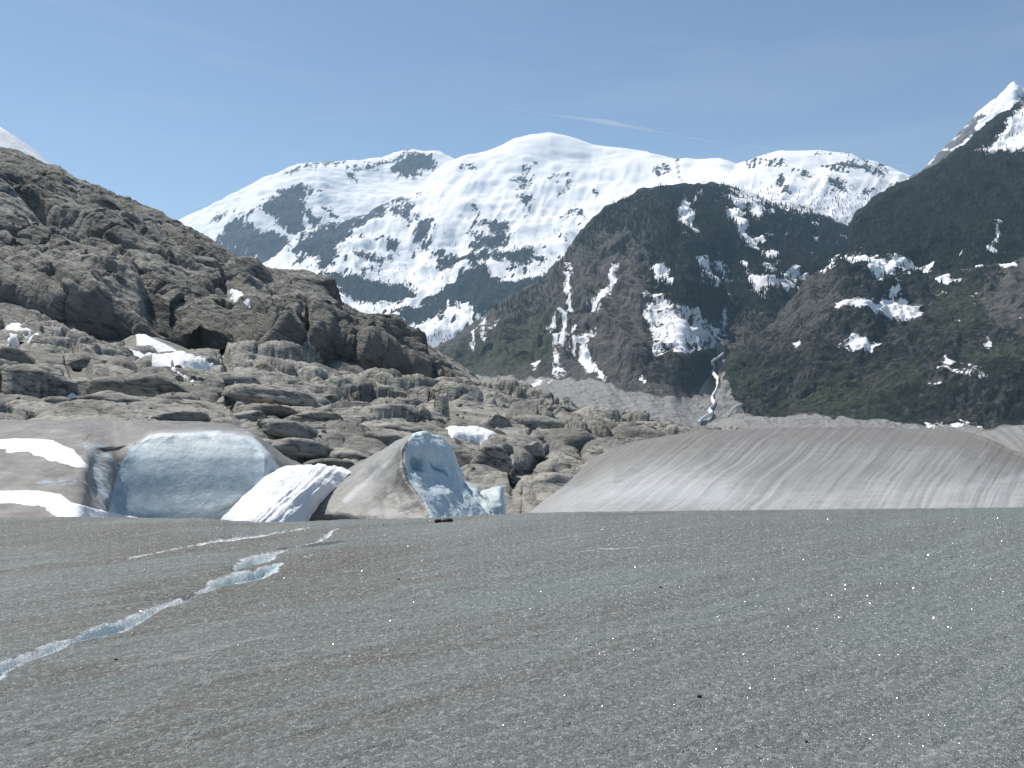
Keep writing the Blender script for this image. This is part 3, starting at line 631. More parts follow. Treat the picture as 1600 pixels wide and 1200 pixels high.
# individual spruces one can tell apart along the snowy treeline
def spruce_mesh():
    vs, fs = [], []
    tiers = 5; ring = 7
    for k in range(tiers):
        z0 = .10 + k * .165; z1 = min(1.0, z0 + .34); r = .21 * (1 - k / tiers * .82)
        b0 = len(vs)
        for q in range(ring):
            a = q * 2 * math.pi / ring + k * .5; rr = r * random.uniform(.75, 1.2)
            vs.append((math.cos(a) * rr, math.sin(a) * rr, z0 - random.uniform(0, .05)))
        vs.append((0, 0, z1))
        fs += [(b0 + q, b0 + (q + 1) % ring, b0 + ring) for q in range(ring)]
    crown = bpy.data.meshes.new('crown'); crown.from_pydata(vs, [], fs); crown.materials.append(M_TREE)
    vt, ft = [], []
    for q in range(6):
        a = q * math.pi / 3; vt += [(math.cos(a) * .025, math.sin(a) * .025, -.12), (math.cos(a) * .014, math.sin(a) * .014, .5)]
    ft = [(2 * q, 2 * ((q + 1) % 6), 2 * ((q + 1) % 6) + 1, 2 * q + 1) for q in range(6)]
    tr = bpy.data.meshes.new('trunk'); tr.from_pydata(vt, [], ft); tr.materials.append(M_BARK)
    return crown, tr
M_BARK = flat('spruce_bark', (0.06, 0.045, 0.035), .9, 2.0)
protos = [spruce_mesh() for _ in range(3)]
def place_trees(S, spots, label, grp, h0, h1):
    for (u, v) in spots:
        p, _ = surf_at(S, u, v)
        e = bpy.data.objects.new('spruce_tree', None); col.objects.link(e); e.empty_display_size = .1
        e.location = p; h = random.uniform(h0, h1); e.scale = (h * random.uniform(.8, 1.2), h, h); e.rotation_euler.z = random.uniform(0, 6.28)
        tag(e, label, 'tree', grp)
        cm, tm = random.choice(protos)
        for nme, me in (('crown', cm), ('trunk', tm)):
            c = bpy.data.objects.new(nme, me); col.objects.link(c); c.parent = e
sp = [(u, line([(880, 408), (925, 352), (1000, 306), (1090, 292), (1200, 312), (1330, 362)], u) + random.uniform(-1, 6)) for u in np.linspace(885, 1325, 60)]
place_trees(MID, sp, 'tiny dark spruce on the skyline of the middle mountain against the snow', 'spruces along the crest of the middle mountain', 17, 28)
sp = [(random.uniform(1340, 1590), 0) for _ in range(30)]; sp = [(u, line([(1340, 348), (1430, 288), (1530, 216), (1600, 168)], u) + random.uniform(0, 5)) for u, _ in sp]
place_trees(RIG, sp, 'tiny dark spruce on the left ridge line of the right mountain', 'spruces along the ridge of the right mountain', 9, 15)

# ================================================================== ROCK HILL
M_ROCK = mat_rock('hill_bedrock', 1.0, 1.38, 1.0, 28, 3.0, 3.0)
HSN = [([(358, 453), (374, 458), (390, 471), (366, 469)], 1.6, 'small bright snow wedge high in a hill joint')]
SSN = [([(8, 514), (25, 508), (48, 520), (68, 534), (32, 532), (12, 544)], 1.6, 'small blue-shaded snow patch under the ribbed cliff at the left edge'),
       ([(212, 526), (228, 528), (262, 545), (290, 560), (334, 574), (300, 577), (270, 574), (268, 582), (304, 598), (262, 582), (238, 570), (216, 548)], 1.6, 'largest snow patch on the rock, spilling diagonally from the dark gully'),
       ([(118, 543), (165, 543), (215, 550), (240, 568), (205, 558), (150, 552)], 1.2, 'thin snow strip along the foot of the ribbed cliff'),
       ([(452, 559), (470, 563), (486, 572), (460, 570)], 1.3, 'small snow wedge below the tall split blocks'),
       ([(696, 672), (745, 671), (777, 682), (735, 689), (706, 687)], .8, 'bright oval snow patch on the shelf just behind the blue ice fin'),
       ([(150, 639), (168, 637), (174, 649), (154, 651)], .6, 'little snow remnant among rocks above the ice hollow'),
       ([(106, 613), (126, 613), (130, 622), (112, 621)], .6, 'little snow remnant in a crack of the left slabs'),
       ([(20, 575), (36, 579), (36, 595), (26, 591)], .8, 'tiny snow scrap on the slabs at far left')]
def flatten(d, U0, V0, lst, k):
    av = smooth_grid(d, k * 2); m = np.zeros(d.shape)
    for poly, th, lab in lst: m = np.maximum(m, sstep(-12, -2, polysd(U0, V0, poly)))
    return d * (1 - m) + m * (av - .9)
def slabs(x, y, z, s, ang, stretch, seed, flatz=1.0, sharp=8.0):
    """rounded glacier-worn blocks: dome on each cell, stepped and tilted, dark joints between"""
    ca, sa = math.cos(R(ang)), math.sin(R(ang))
    al = (x * ca - z * sa) / (s * stretch); pe = (x * sa + z * ca) / (s * flatz); yy = y / (s * 1.6)
    wx = .38 * fbm(x / s * .5, y / s * .5, z / s * .6, 3, seed + 5); wz = .38 * fbm(x / s * .5, y / s * .5, z / s * .6, 3, seed + 8)
    f1, f2, rv, tl = voro(al + wx, yy, pe + wz, seed)
    e = f2 - f1
    dome = 1 - np.exp(-e * sharp)
    return (rv - .5) * .9 + tl * .8, dome, e
us = np.linspace(-330, 778, 840)
HR = [(-330, 120, 560), (-150, 185, 540), (0, 229, 520), (25, 237, 520), (50, 248, 518), (70, 258, 515), (95, 262, 512), (120, 282, 508), (150, 294, 500), (185, 308, 495), (215, 318, 490), (245, 332, 480), (275, 350, 470), (300, 365, 462), (330, 382, 455), (360, 400, 448), (400, 412, 440), (425, 420, 432), (440, 420, 430), (475, 422, 425), (500, 432, 420), (520, 450, 412), (535, 472, 405), (560, 488, 398), (600, 494, 390), (615, 510, 385), (640, 526, 378), (665, 553, 370), (702, 577, 362), (722, 594, 356), (732, 606, 352), (752, 640, 348)]
ridge = [(a_, b_, 300 + (c_ - 300) * .55) for a_, b_, c_ in HR]
foot = [(-330, 520, 250), (0, 515, 250), (60, 535, 252), (140, 552, 255), (210, 566, 260), (290, 584, 262), (340, 576, 268), (460, 576, 275), (520, 570, 282), (600, 595, 292), (715, 614, 305), (752, 645, 310)]
sh_ = lambda r_: [(u + 26 * float(sstep(590, 690, np.float64(u))), v, D) for u, v, D in r_]
ridge = sh_(ridge); foot = sh_(foot)
def mixl(a, b, t, dD=0):
    ks = sorted(set([p[0] for p in a] + [p[0] for p in b])); return [(k, line(a, k) * (1 - t) + line(b, k) * t, line(a, k, 2) * (1 - t) + line(b, k, 2) * t + dD) for k in ks]
rows = [off(foot, 60, -70), foot, mixl(foot, ridge, .22, -42), mixl(foot, ridge, .45, -32), mixl(foot, ridge, .7, -10), ridge, off(ridge, 18, 30), off(ridge, 160, 200)]
P = sheet(rows, us, 470, [.6, 2.2, 2.2, 2.3, 2.6, .5, .3]); n = normals(P)
n = smooth_grid(n, 8); n /= np.linalg.norm(n, axis=-1, keepdims=True)
x, y, z = P[..., 0], P[..., 1], P[..., 2]; U0, V0 = proj(P)
rgd = sstep(-5, 70, V0 - line(ridge, U0))          # keep the skyline close to its true line
a, dm, e1 = slabs(x, y, z, 26, 30, 3.4, 201, .8, 9)
b, dm2, e2 = slabs(x, y, z, 9.5, 27, 3.0, 233, .8, 12)
c_, dm3, e3 = slabs(x, y, z, 3.2, 22, 1.9, 257)
vary = .35 + 1.1 * sstep(-.35, .45, fbm(x / 45, y / 45, z / 35, 3, 262)); q1 = x * math.cos(R(30)) - z * math.sin(R(30)); q2 = x * math.sin(R(30)) + z * math.cos(R(30))
d = (.12 + .88 * rgd) * (3.6 * a + 3.2 * dm + 5 * fbm(x / 60, y / 60, z / 50, 3, 260)) + (.35 + .65 * rgd) * vary * (2.4 * b + 1.9 * dm2) + vary * (.7 * c_ + .3 * dm3) + (.4 + .6 * rgd) * 2.2 * ridged(q1 / 60, y / 40, q2 / 9, 4, 265) + .6 * ridged(q1 / 16, y / 14, q2 / 3.0, 4, 266) + .5 * fbm(x / 4, y / 4, z / 2.6, 4, 270)
# vertical ribbed cliff low on the left, dark gully beside it, big joints
gul = linesd(U0, V0, [(190, 410, 2), (212, 440, 8), (240, 485, 24), (300, 540, 34), (380, 555, 22)])
d -= 7 * sstep(-14, 26, gul)
cl = np.clip(polysd(U0, V0, [(20, 560), (35, 440), (90, 425), (150, 440), (190, 490), (200, 560)]) / 34, 0, 1)
d += cl * (4 + 2.0 * np.sin(x / 4.2 + 2 * vnoise(x / 12, y / 12, z / 12, 3)))
blk = np.clip(polysd(U0, V0, [(362, 562), (360, 500), (385, 482), (420, 486), (447, 560)]) / 16, 0, 1); d += 3.2 * blk * (2 - blk)
blk = np.clip(polysd(U0, V0, [(425, 562), (412, 490), (445, 484), (474, 500), (476, 562)]) / 14, 0, 1); d += 3.2 * blk * (2 - blk)
blk = np.clip(polysd(U0, V0, [(486, 565), (478, 505), (500, 505), (516, 530), (520, 566)]) / 10, 0, 1); d += 3.2 * blk * (2 - blk)
jn = linesd(U0, V0, [(480, 492, 1), (481, 530, 3), (484, 562, 4)]); d -= 6 * sstep(-3, 4, jn)
blk = np.clip(polysd(U0, V0, [(350, 470), (352, 398), (395, 412), (420, 430), (418, 462)]) / 16, 0, 1); d += 3.2 * blk * (2 - blk) * rgd
blk = np.clip(polysd(U0, V0, [(450, 480), (460, 428), (505, 438), (532, 480), (530, 490)]) / 16, 0, 1); d += 3.2 * blk * (2 - blk) * rgd
blk = np.clip(polysd(U0, V0, [(540, 568), (555, 528), (640, 548), (690, 590), (712, 612)]) / 20, 0, 1); d += 3.2 * blk * (2 - blk)
for q in ([(170, 350, 1), (300, 440, 4), (360, 480, 3)], [(0, 300, 2), (110, 370, 4), (190, 440, 3)], [(240, 340, 1), (330, 420, 3), (355, 470, 4)], [(520, 500, 1), (610, 520, 2), (680, 590, 2)]):
    d -= 5 * sstep(-6, 5, linesd(U0 + 8 * fbm(x / 20, y / 20, z / 20, 3, 5), V0, q))
d -= smooth_grid(d, 22) * .55 * sstep(90, 0, V0 - line(ridge, U0)) + 1.5
d = flatten(d, U0, V0, HSN, 9)
Ph = P + n * d[..., None]
recess_dark = .15 * np.clip(.5 - e1 * 2.0, 0, 1) + 1.1 * sstep(-10, 20, gul) + .5 * np.clip(.14 - e2, 0, 1) * 4 - .62  # darker colour in the gully and along the joints
o = grid_mesh('rock_hill', Ph, M_ROCK, {'recess_dark': recess_dark}); tag(o, kind='structure', label='steep glacier-polished bedrock hill on the left, pale ledges and dark joints')
hill_ob = o
HILL = (Ph, n, d)

# ================================================================== ROCK SHELF
M_SHELF = mat_rock('shelf_bedrock', .40, 1.2, 1.02, 10, 1.4, 1.2)
us = np.linspace(-330, 1260, 1040)
top = [(-330, 490, 285), (0, 498, 285), (50, 508, 285), (90, 530, 288), (140, 540, 288), (195, 536, 288), (215, 522, 290), (240, 528, 292), (290, 556, 295), (340, 568, 312), (460, 566, 318), (520, 563, 322), (560, 572, 328), (600, 583, 336), (660, 592, 345), (715, 604, 352), (760, 618, 365), (860, 640, 385), (930, 656, 395), (1000, 678, 405), (1060, 698, 410), (1100, 706, 415), (1260, 730, 420)]
r1 = [(-330, 560, 190), (0, 560, 190), (200, 590, 190), (400, 605, 200), (600, 622, 220), (760, 645, 240), (930, 674, 260), (1060, 706, 270), (1260, 735, 280)]
r2 = [(-330, 610, 130), (0, 610, 130), (300, 632, 132), (500, 655, 136), (700, 672, 145), (900, 702, 165), (1060, 726, 175), (1260, 750, 180)]
r3 = [(-330, 650, 100), (0, 652, 100), (300, 672, 98), (500, 705, 96), (700, 735, 98), (850, 755, 102), (1060, 760, 110), (1260, 760, 120)]
r4 = [(-330, 690, 80), (0, 700, 78), (300, 730, 74), (500, 770, 72), (700, 800, 72), (850, 820, 74), (1260, 810, 85)]
r5 = [(-330, 760, 55), (700, 880, 55), (1260, 870, 55)]
P = sheet([r5, r4, r3, r2, r1, top, off(top, 20, 40), off(top, 120, 200)], us, 330, [.3, 2, 2.4, 2.6, 2.6, .3, .2]); n = normals(P)
n = smooth_grid(n, 6); n /= np.linalg.norm(n, axis=-1, keepdims=True)
x, y, z = P[..., 0], P[..., 1], P[..., 2]; U0, V0 = proj(P)
s = y / 150.0
a, dm, e1 = slabs(x, y * .75, z, 13, 9, 2.2, 301, .55)
b, dm2, e2 = slabs(x, y * .75, z, 6.0, 11, 2.2, 333, .55, 13)
c_, dm3, e3 = slabs(x, y, z, 1.7, 8, 1.7, 357, .7)
d = 3.4 * a + 2.2 * dm + 1.7 * b + 1.9 * dm2 + .25 * c_ + .25 * dm3 + .22 * ridged(x / 14 + z / 60, y / 12, z / 1.9, 4, 366) + .7 * ridged(x / 40, y / 40, z / 5, 3, 367) + .2 * fbm(x / 1.4, y / 1.4, z, 4, 370) + 1.8 * fbm(x / 25, y / 25, z / 20, 3, 380)
d *= np.clip(s, .55, 1.25)
edge = sstep(0, 10, V0 - line(top, U0)); d = d * (.45 + .55 * edge)
for q in ([(105, 565, 4), (120, 610, 5), (150, 640, 3)], [(345, 585, 6), (352, 640, 7), (365, 690, 8)], [(880, 640, 1), (820, 712, 2)], [(620, 600, 2), (560, 600, 1)], [(780, 750, 5), (800, 800, 12)], [(870, 790, 8), (800, 800, 10)]):
    d -= 2.2 * s * sstep(-4, 4, linesd(U0 + 4 * fbm(x / 6, y / 6, z / 6, 3, 7), V0, q))
d = flatten(d, U0, V0, SSN, 9)
Ps = P + n * d[..., None]
recess_dark = np.clip(.10 - e2, 0, 1) * 5 + np.clip(.08 - e1, 0, 1) * 7 - .62 + .9 * sstep(-4, 10, linesd(U0, V0, [(345, 585, 6), (352, 640, 8), (365, 690, 8)]))  # darker colour along the slab joints and the long gap
o = grid_mesh('rock_shelf', Ps, M_SHELF, {'recess_dark': recess_dark}); tag(o, kind='structure', label='wide shelf of rounded pale bedrock slabs between the ice and the hill')
shelf_ob = o
SHELF = (Ps, n, d)

# --- individually built blocks and slabs of the shelf and hill: pieces of the bedrock
def block_mesh(seed, nu=26, nv=16):
    r_ = random.Random(seed)
    th = np.linspace(0, 2 * np.pi, nu, endpoint=False); ph = np.linspace(-np.pi / 2, np.pi / 2, nv)
    T, Q = np.meshgrid(th, ph); dx, dy, dz = np.cos(T) * np.cos(Q), np.sin(T) * np.cos(Q), np.sin(Q)
    # superellipsoid cut by a few planes gives flat faces and rounded edges
    r = 1 / (np.abs(dx) ** 4.2 + np.abs(dy) ** 4.2 + np.abs(dz) ** 3.6) ** (1 / 4.0)
    for k in range(10):
        a_ = r_.uniform(0, 6.28); e_ = r_.uniform(-.2, 1.1); nx, ny, nz_ = math.cos(a_) * math.cos(e_), math.sin(a_) * math.cos(e_), math.sin(e_)
        h = r_.uniform(.68, .95); dn = dx * nx + dy * ny + dz * nz_
        cut = np.where(dn > .05, h / np.maximum(dn, .05), 9); kk = 16.0
        r = -np.log(np.exp(-kk * r) + np.exp(-kk * np.minimum(cut, 4))) / kk
    r = r * (1 + .10 * fbm(dx * 1.6, dy * 1.6, dz * 1.6, 3, seed * 7) + .035 * ridged(dx * 4, dy * 4, dz * 7, 3, seed * 5))
    Pb = np.stack([dx * r, dy * r, dz * r], -1)
    Pb = np.concatenate([Pb, Pb[:, :1]], 1)
    me_f = grid_faces(nv, nu + 1)
    me = bpy.data.meshes.new('rock_slab'); me.from_pydata(Pb.reshape(-1, 3).tolist(), [], me_f.tolist())
    me.polygons.foreach_set('use_smooth', np.ones(len(me.polygons), bool))
    return me
import mathutils
bm_shelf = [block_mesh(k) for k in range(1, 9)]
for me in bm_shelf: me.materials.append(M_SHELF)
bm_hill = [me.copy() for me in bm_shelf[:4]]
for me in bm_hill: me.materials.clear(); me.materials.append(M_ROCK)
def put_block(S, parent, meshes, u0, u1, v0, v1, tilt, k, depth=1.1, name='rock_slab'):
    u, v = (u0 + u1) / 2, (v0 + v1) / 2
    p, nn = surf_at(S, u, v)
    D = p[1]; w, h = (u1 - u0) * D / F, (v1 - v0) * D / F
    o = bpy.data.objects.new(name, meshes[k % len(meshes)]); col.objects.link(o); o.parent = parent
    o.scale = (w * .53, max(w * .42, h * 1.0) * depth, h * .54)
    o.rotation_euler = (R(random.uniform(-16, -6)), R(tilt), R(random.uniform(-18, 18)))
    o.location = (p[0], p[1] + o.scale[1] * .18, p[2] - h * .02)
    return o
S_BL = [(512, 580, 563, 590, 12), (547, 660, 588, 640, 10), (658, 733, 594, 643, 13), (440, 532, 570, 596, 6), (352, 490, 603, 640, 7), (458, 536, 614, 646, 9), (505, 632, 608, 641, 10), (572, 658, 642, 668, 8),
        (358, 457, 634, 656, 4), (390, 495, 654, 684, 8), (457, 542, 648, 672, 8), (585, 655, 658, 678, 6), (790, 876, 646, 692, 9), (752, 795, 646, 680, -12), (858, 948, 672, 718, 14), (731, 798, 698, 742, 5), (843, 914, 708, 742, 10),
        (798, 898, 738, 786, -4), (935, 1018, 664, 704, 14), (897, 944, 635, 661, 5), (720, 786, 725, 758, 14), (152, 298, 578, 636, 9), (100, 176, 552, 582, 6), (0, 52, 546, 573, 4), (0, 106, 574, 598, 4),
        (-30, 108, 598, 622, 3), (52, 142, 624, 652, 5), (134, 214, 610, 632, 5), (336, 402, 578, 632, 6), (356, 420, 640, 672, 6), (320, 400, 655, 690, 8), (420, 520, 684, 708, 8), (500, 600, 700, 728, 10), (560, 640, 674, 702, 9),
        (470, 560, 716, 742, 8), (420, 500, 705, 725, 6), (790, 830, 700, 726, -8), (814, 850, 690, 716, 5), (760, 800, 690, 712, 4), (812, 848, 728, 750, -14), (700, 745, 700, 725, 20), (905, 960, 690, 716, 12), (930, 985, 670, 692, 12), (640, 700, 640, 664, 8), (700, 756, 626, 650, 10),
        (764, 830, 622, 642, 8), (830, 900, 634, 650, 6), (-120, -20, 560, 600, 4), (-160, -30, 610, 645, 3), (0, 60, 628, 650, 5), (240, 330, 648, 664, 3), (596, 650, 690, 712, 12), (540, 600, 728, 752, 10), (860, 905, 740, 766, 8)]
for k, q in enumerate(S_BL): put_block(SHELF, shelf_ob, bm_shelf, *q, k * 3 + 1)
H_BL = [(414, 476, 484, 562, 6), (478, 518, 500, 566, 8), (448, 534, 424, 484, 20), (352, 420, 402, 462, 22), (200, 260, 366, 400, 26), (130, 190, 305, 335, 24), (300, 350, 400, 428, 26)]
for k, q in enumerate(H_BL): put_block(HILL, hill_ob, bm_hill, *q, k * 3 + 2, .55)
# loose boulders strewn over the shelf
bould = [block_mesh(k, 12, 8) for k in range(31, 36)]
for me in bould: me.materials.append(M_SHELF)
Uq, Vq = proj(Ps)
for k in range(230):
    u = random.uniform(0, 1060); lo = line(top, u) + 3; v = random.uniform(lo, min(lo + 150, 800))
    if random.random() < .55: u, v = random.choice([(random.gauss(720, 40), random.gauss(645, 10)), (random.gauss(795, 10), random.gauss(775, 12)), (random.gauss(255, 50), random.gauss(600, 24)), (random.gauss(350, 12), random.gauss(640, 25)), (random.gauss(180, 30), random.gauss(648, 6)), (random.gauss(880, 60), random.gauss(660, 14))])
    p, nn = surf_at(SHELF, u, v); w = random.choice([2, 2, 2.5, 3, 3, 4, 5, 6]) * p[1] / F
    o = bpy.data.objects.new('loose_boulder', random.choice(bould)); col.objects.link(o); o.parent = shelf_ob
    o.scale = (w * random.uniform(.8, 1.3), w, w * random.uniform(.5, .9)); o.rotation_euler = (random.uniform(-.3, .3), random.uniform(-.3, .3), random.uniform(0, 6))
    o.location = p + nn * w * .25

# --- snow patches lying in hollows of the rock
M_SNOW = mat_snow('old_snow', .35, .25)
def drape(S, poly, thick, label, wob=3.0, sm=7, name='snow_patch', mat=None, shrink=0):
    P_, n_, d_ = S; Uq, Vq = proj(P_)
    x_, y_, z_ = P_[..., 0], P_[..., 1], P_[..., 2]
    pa = np.array(poly); u0, u1, v0, v1 = pa[:, 0].min() - 10, pa[:, 0].max() + 10, pa[:, 1].min() - 10, pa[:, 1].max() + 10
    near = (Uq > u0) & (Uq < u1) & (Vq > v0) & (Vq < v1)
    ii, jj = np.where(near)
    if len(ii) == 0: return None
    i0, i1, j0, j1 = max(ii.min() - 20, 0), ii.max() + 20, max(jj.min() - 20, 0), jj.max() + 20
    sl = (slice(i0, i1), slice(j0, j1))
    Pc, nc, Uc, Vc = P_[sl], n_[sl], Uq[sl], Vq[sl]
    scal = Pc[..., 1].mean() / F
    Pb = smooth_grid(Pc, sm); Up, Vp = proj(Pb)
    k = 1 / (scal * 9)
    sdv = polysd(Up + wob * fbm(Pc[..., 0] * k, Pc[..., 1] * k, Pc[..., 2] * k, 3, 501), Vp + wob * .6 * fbm(Pc[..., 0] * k, Pc[..., 1] * k, Pc[..., 2] * k, 3, 503), poly) + 2.0
    off_ = thick * (sstep(-3, 5, sdv) * 1.6 - .8) + .25 * thick * fbm(Pc[..., 0] * k * 1.5, Pc[..., 1] * k * 1.5, Pc[..., 2] * k, 3, 507)
    Pn = Pb + nc * off_[..., None]
    keep = sdv > -2.5
    lab_ = np.zeros(keep.shape, int); nl = 0          # keep only the largest connected piece
    for a_, b_ in zip(*np.where(keep)):
        if lab_[a_, b_]: continue
        nl += 1; st_ = [(a_, b_)]; lab_[a_, b_] = nl
        while st_:
            p_, q_ = st_.pop()
            for e_, f_ in ((p_+1, q_), (p_-1, q_), (p_, q_+1), (p_, q_-1)):
                if 0 <= e_ < keep.shape[0] and 0 <= f_ < keep.shape[1] and keep[e_, f_] and not lab_[e_, f_]: lab_[e_, f_] = nl; st_.append((e_, f_))
    keep = lab_ == (np.bincount(lab_[lab_ > 0]).argmax() if nl else 1)
    Cn = Pn[keep].mean(0) if keep.any() else (0, 0, 0)
    o = grid_mesh(name, Pn, mat or M_SNOW, keep=keep, origin=Cn)
    return tag(o, label, 'snow patch')
for S_, lst in ((HILL, HSN), (SHELF, SSN)):
    for poly, th, lab in lst: drape(S_, poly, th, lab, 1.6, 8)

# ================================================================== ICE BODIES
M_ICE = mat_glacier('glacier_ice', .045)
M_ICE_R = mat_glacier('glacier_ice_far', .09, bmp=.45)
M_ICE_F = mat_glacier('fin_ice', .045, (0.46, 0.545, 0.57), (0.58, 0.65, 0.67))
def ice_patch(ctrl, nv, nu, amp=.05, fs=1.0, seed=0, ampf=None, soft=0):
    """ctrl[row][col] = (u, v, D)"""
    C = np.array(ctrl, float); C = wp(C[..., 0], C[..., 1], C[..., 2])
    if soft:
        m_ = len(C); t_ = np.linspace(0, m_ - 1, nv); i_ = np.clip(t_.astype(int), 0, m_ - 2); f_ = (t_ - i_)[:, None, None]
        P_ = smooth_grid(cr_interp(C[i_] * (1 - f_) + C[i_ + 1] * f_, nu, 1), soft)
    else: P_ = cr_interp(cr_interp(C, nv, 0), nu, 1)
    n_ = normals(P_)
    x_, y_, z_ = P_[..., 0], P_[..., 1], P_[..., 2]
    P2 = P_ + n_ * ((amp if ampf is None else amp * ampf(*proj(P_))) * fbm(x_ / fs, y_ / fs, z_ / fs, 5, seed))[..., None]
    return P2, n_, proj(P_)

# --- left bank with the scooped blue hollow
uc = [-300, -100, 0, 70, 115, 135, 150, 165, 180, 200, 235, 275, 330, 375, 400, 420, 445, 485, 540, 610]
topv = [652, 655, 656, 655, 655, 655, 655, 655, 655, 656, 657, 657, 660, 667, 678, 694, 712, 732, 752, 800]
rimv = [680, 680, 680, 680, 684, 690, 696, 700, 700, 692, 681, 677, 676, 678, 688, 704, 722, 745, 765, 820]
rimD = [33, 33, 33, 33, 31, 29, 28, 28, 28.5, 29, 29.4, 29.6, 29.8, 30, 30.4, 31, 32, 34, 37, 40]
rowsI = []
bowl = [0, 0, 0, 0, 0, .12, .42, .66, .80, .90, .965, 1, 1, 1, 1, 1, 1, 1, 1, 1]
def rowI(vl, Dl, vh, Dh):
    return [(u, vl * (1 - b) + vh * b, (Dl * (1 - b) + Dh * b) if u < 440 else rimD[k_] - .5 + (Dh - 29) * .3) for k_, (u, b) in enumerate(zip(uc, bowl))]
rowsI.append(rowI(900, 13.5, 900, 26.5)); rowsI.append(rowI(830, 15.5, 835, 27.0)); rowsI.append(rowI(805, 17, 800, 27.4)); rowsI.append(rowI(772, 19.5, 770, 27.9)); rowsI.append(rowI(748, 21.5, 740, 28.3)); rowsI.append(rowI(728, 23.5, 715, 28.7))
rowsI.append(rowI(706, 26.5, 697, 29.1))
for r in rowsI:
    for k in range(len(uc)):
        u, v, D = r[k]
        if v < rimv[k] + 4: r[k] = (u, rimv[k] + 4 + (v - 690) * .05, D)
rowsI.append([(u, v, D) for u, v, D in zip(uc, rimv, rimD)])
rowsI.append([(u, v + .0, 36 if k < 9 else 33.5) for k, (u, v) in enumerate(zip(uc, [a * .35 + b * .65 for a, b in zip(rimv, topv)]))])
rowsI.append([(u, v, 44 if k < 9 else 38) for k, (u, v) in enumerate(zip(uc, topv))])
rowsI.append([(u, v + 12, 56) for u, v in zip(uc, topv)]); rowsI.append([(u, v + 120, 68) for u, v in zip(uc, topv)])
P, n, (U0, V0) = ice_patch(rowsI, 300, 420, .10, 1.6, 601, lambda U, V: 1 - .75 * sstep(-5, 15, polysd(U, V, [(195, 840), (195, 725), (215, 700), (240, 684), (390, 684), (440, 745), (440, 840)])), 4)
x, y, z = P[..., 0], P[..., 1], P[..., 2]
fl = np.exp(-((U0 - 158) / 22) ** 2) * sstep(690, 730, V0)
P = P + n * (.14 * fl * np.sin((U0 - 158) * .16 + (V0 - 740) * .035 + 1.2 * vnoise(x, y, z, 9)))[..., None]
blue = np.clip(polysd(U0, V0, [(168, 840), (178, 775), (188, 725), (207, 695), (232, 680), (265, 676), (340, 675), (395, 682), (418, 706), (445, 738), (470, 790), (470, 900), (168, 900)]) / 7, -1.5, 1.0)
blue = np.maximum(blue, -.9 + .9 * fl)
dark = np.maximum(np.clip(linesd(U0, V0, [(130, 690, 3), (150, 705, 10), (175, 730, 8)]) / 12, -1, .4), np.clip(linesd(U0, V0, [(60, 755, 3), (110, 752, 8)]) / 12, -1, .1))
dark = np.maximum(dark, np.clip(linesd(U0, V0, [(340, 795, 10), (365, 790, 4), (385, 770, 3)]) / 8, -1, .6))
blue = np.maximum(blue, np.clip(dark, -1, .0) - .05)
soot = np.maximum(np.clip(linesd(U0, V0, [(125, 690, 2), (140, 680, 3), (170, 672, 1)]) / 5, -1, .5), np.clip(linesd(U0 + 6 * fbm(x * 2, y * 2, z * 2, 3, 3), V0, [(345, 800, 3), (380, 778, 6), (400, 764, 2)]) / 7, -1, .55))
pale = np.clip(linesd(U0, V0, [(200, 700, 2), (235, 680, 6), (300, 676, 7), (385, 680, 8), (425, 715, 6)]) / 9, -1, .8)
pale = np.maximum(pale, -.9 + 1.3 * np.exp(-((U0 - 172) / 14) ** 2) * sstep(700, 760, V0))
ice_left = bpy.data.objects.new('ice_bank', None); col.objects.link(ice_left); ice_left.location = wp(200, 800, 27)
tag(ice_left, 'grey ice bank at left scooped into a smooth hollow with a pale blue wall', 'ice bank')
loc = tuple(ice_left.location)
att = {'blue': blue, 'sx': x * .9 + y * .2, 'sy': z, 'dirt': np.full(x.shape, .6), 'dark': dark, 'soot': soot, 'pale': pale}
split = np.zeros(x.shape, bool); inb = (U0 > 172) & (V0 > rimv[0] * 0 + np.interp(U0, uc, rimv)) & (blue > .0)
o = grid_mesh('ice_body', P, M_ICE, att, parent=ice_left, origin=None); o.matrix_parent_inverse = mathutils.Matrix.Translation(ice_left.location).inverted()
ICEL = (P, n, 0 * x)

def finish_ice(name, P_, m, att_, loc_, label, cat, extra=None):
    e = bpy.data.objects.new(name, None); col.objects.link(e); e.location = loc_; tag(e, label, cat)
    o_ = grid_mesh('ice_body', P_, m, att_, parent=e); o_.matrix_parent_inverse = mathutils.Matrix.Translation(e.location).inverted()
    return e, o_

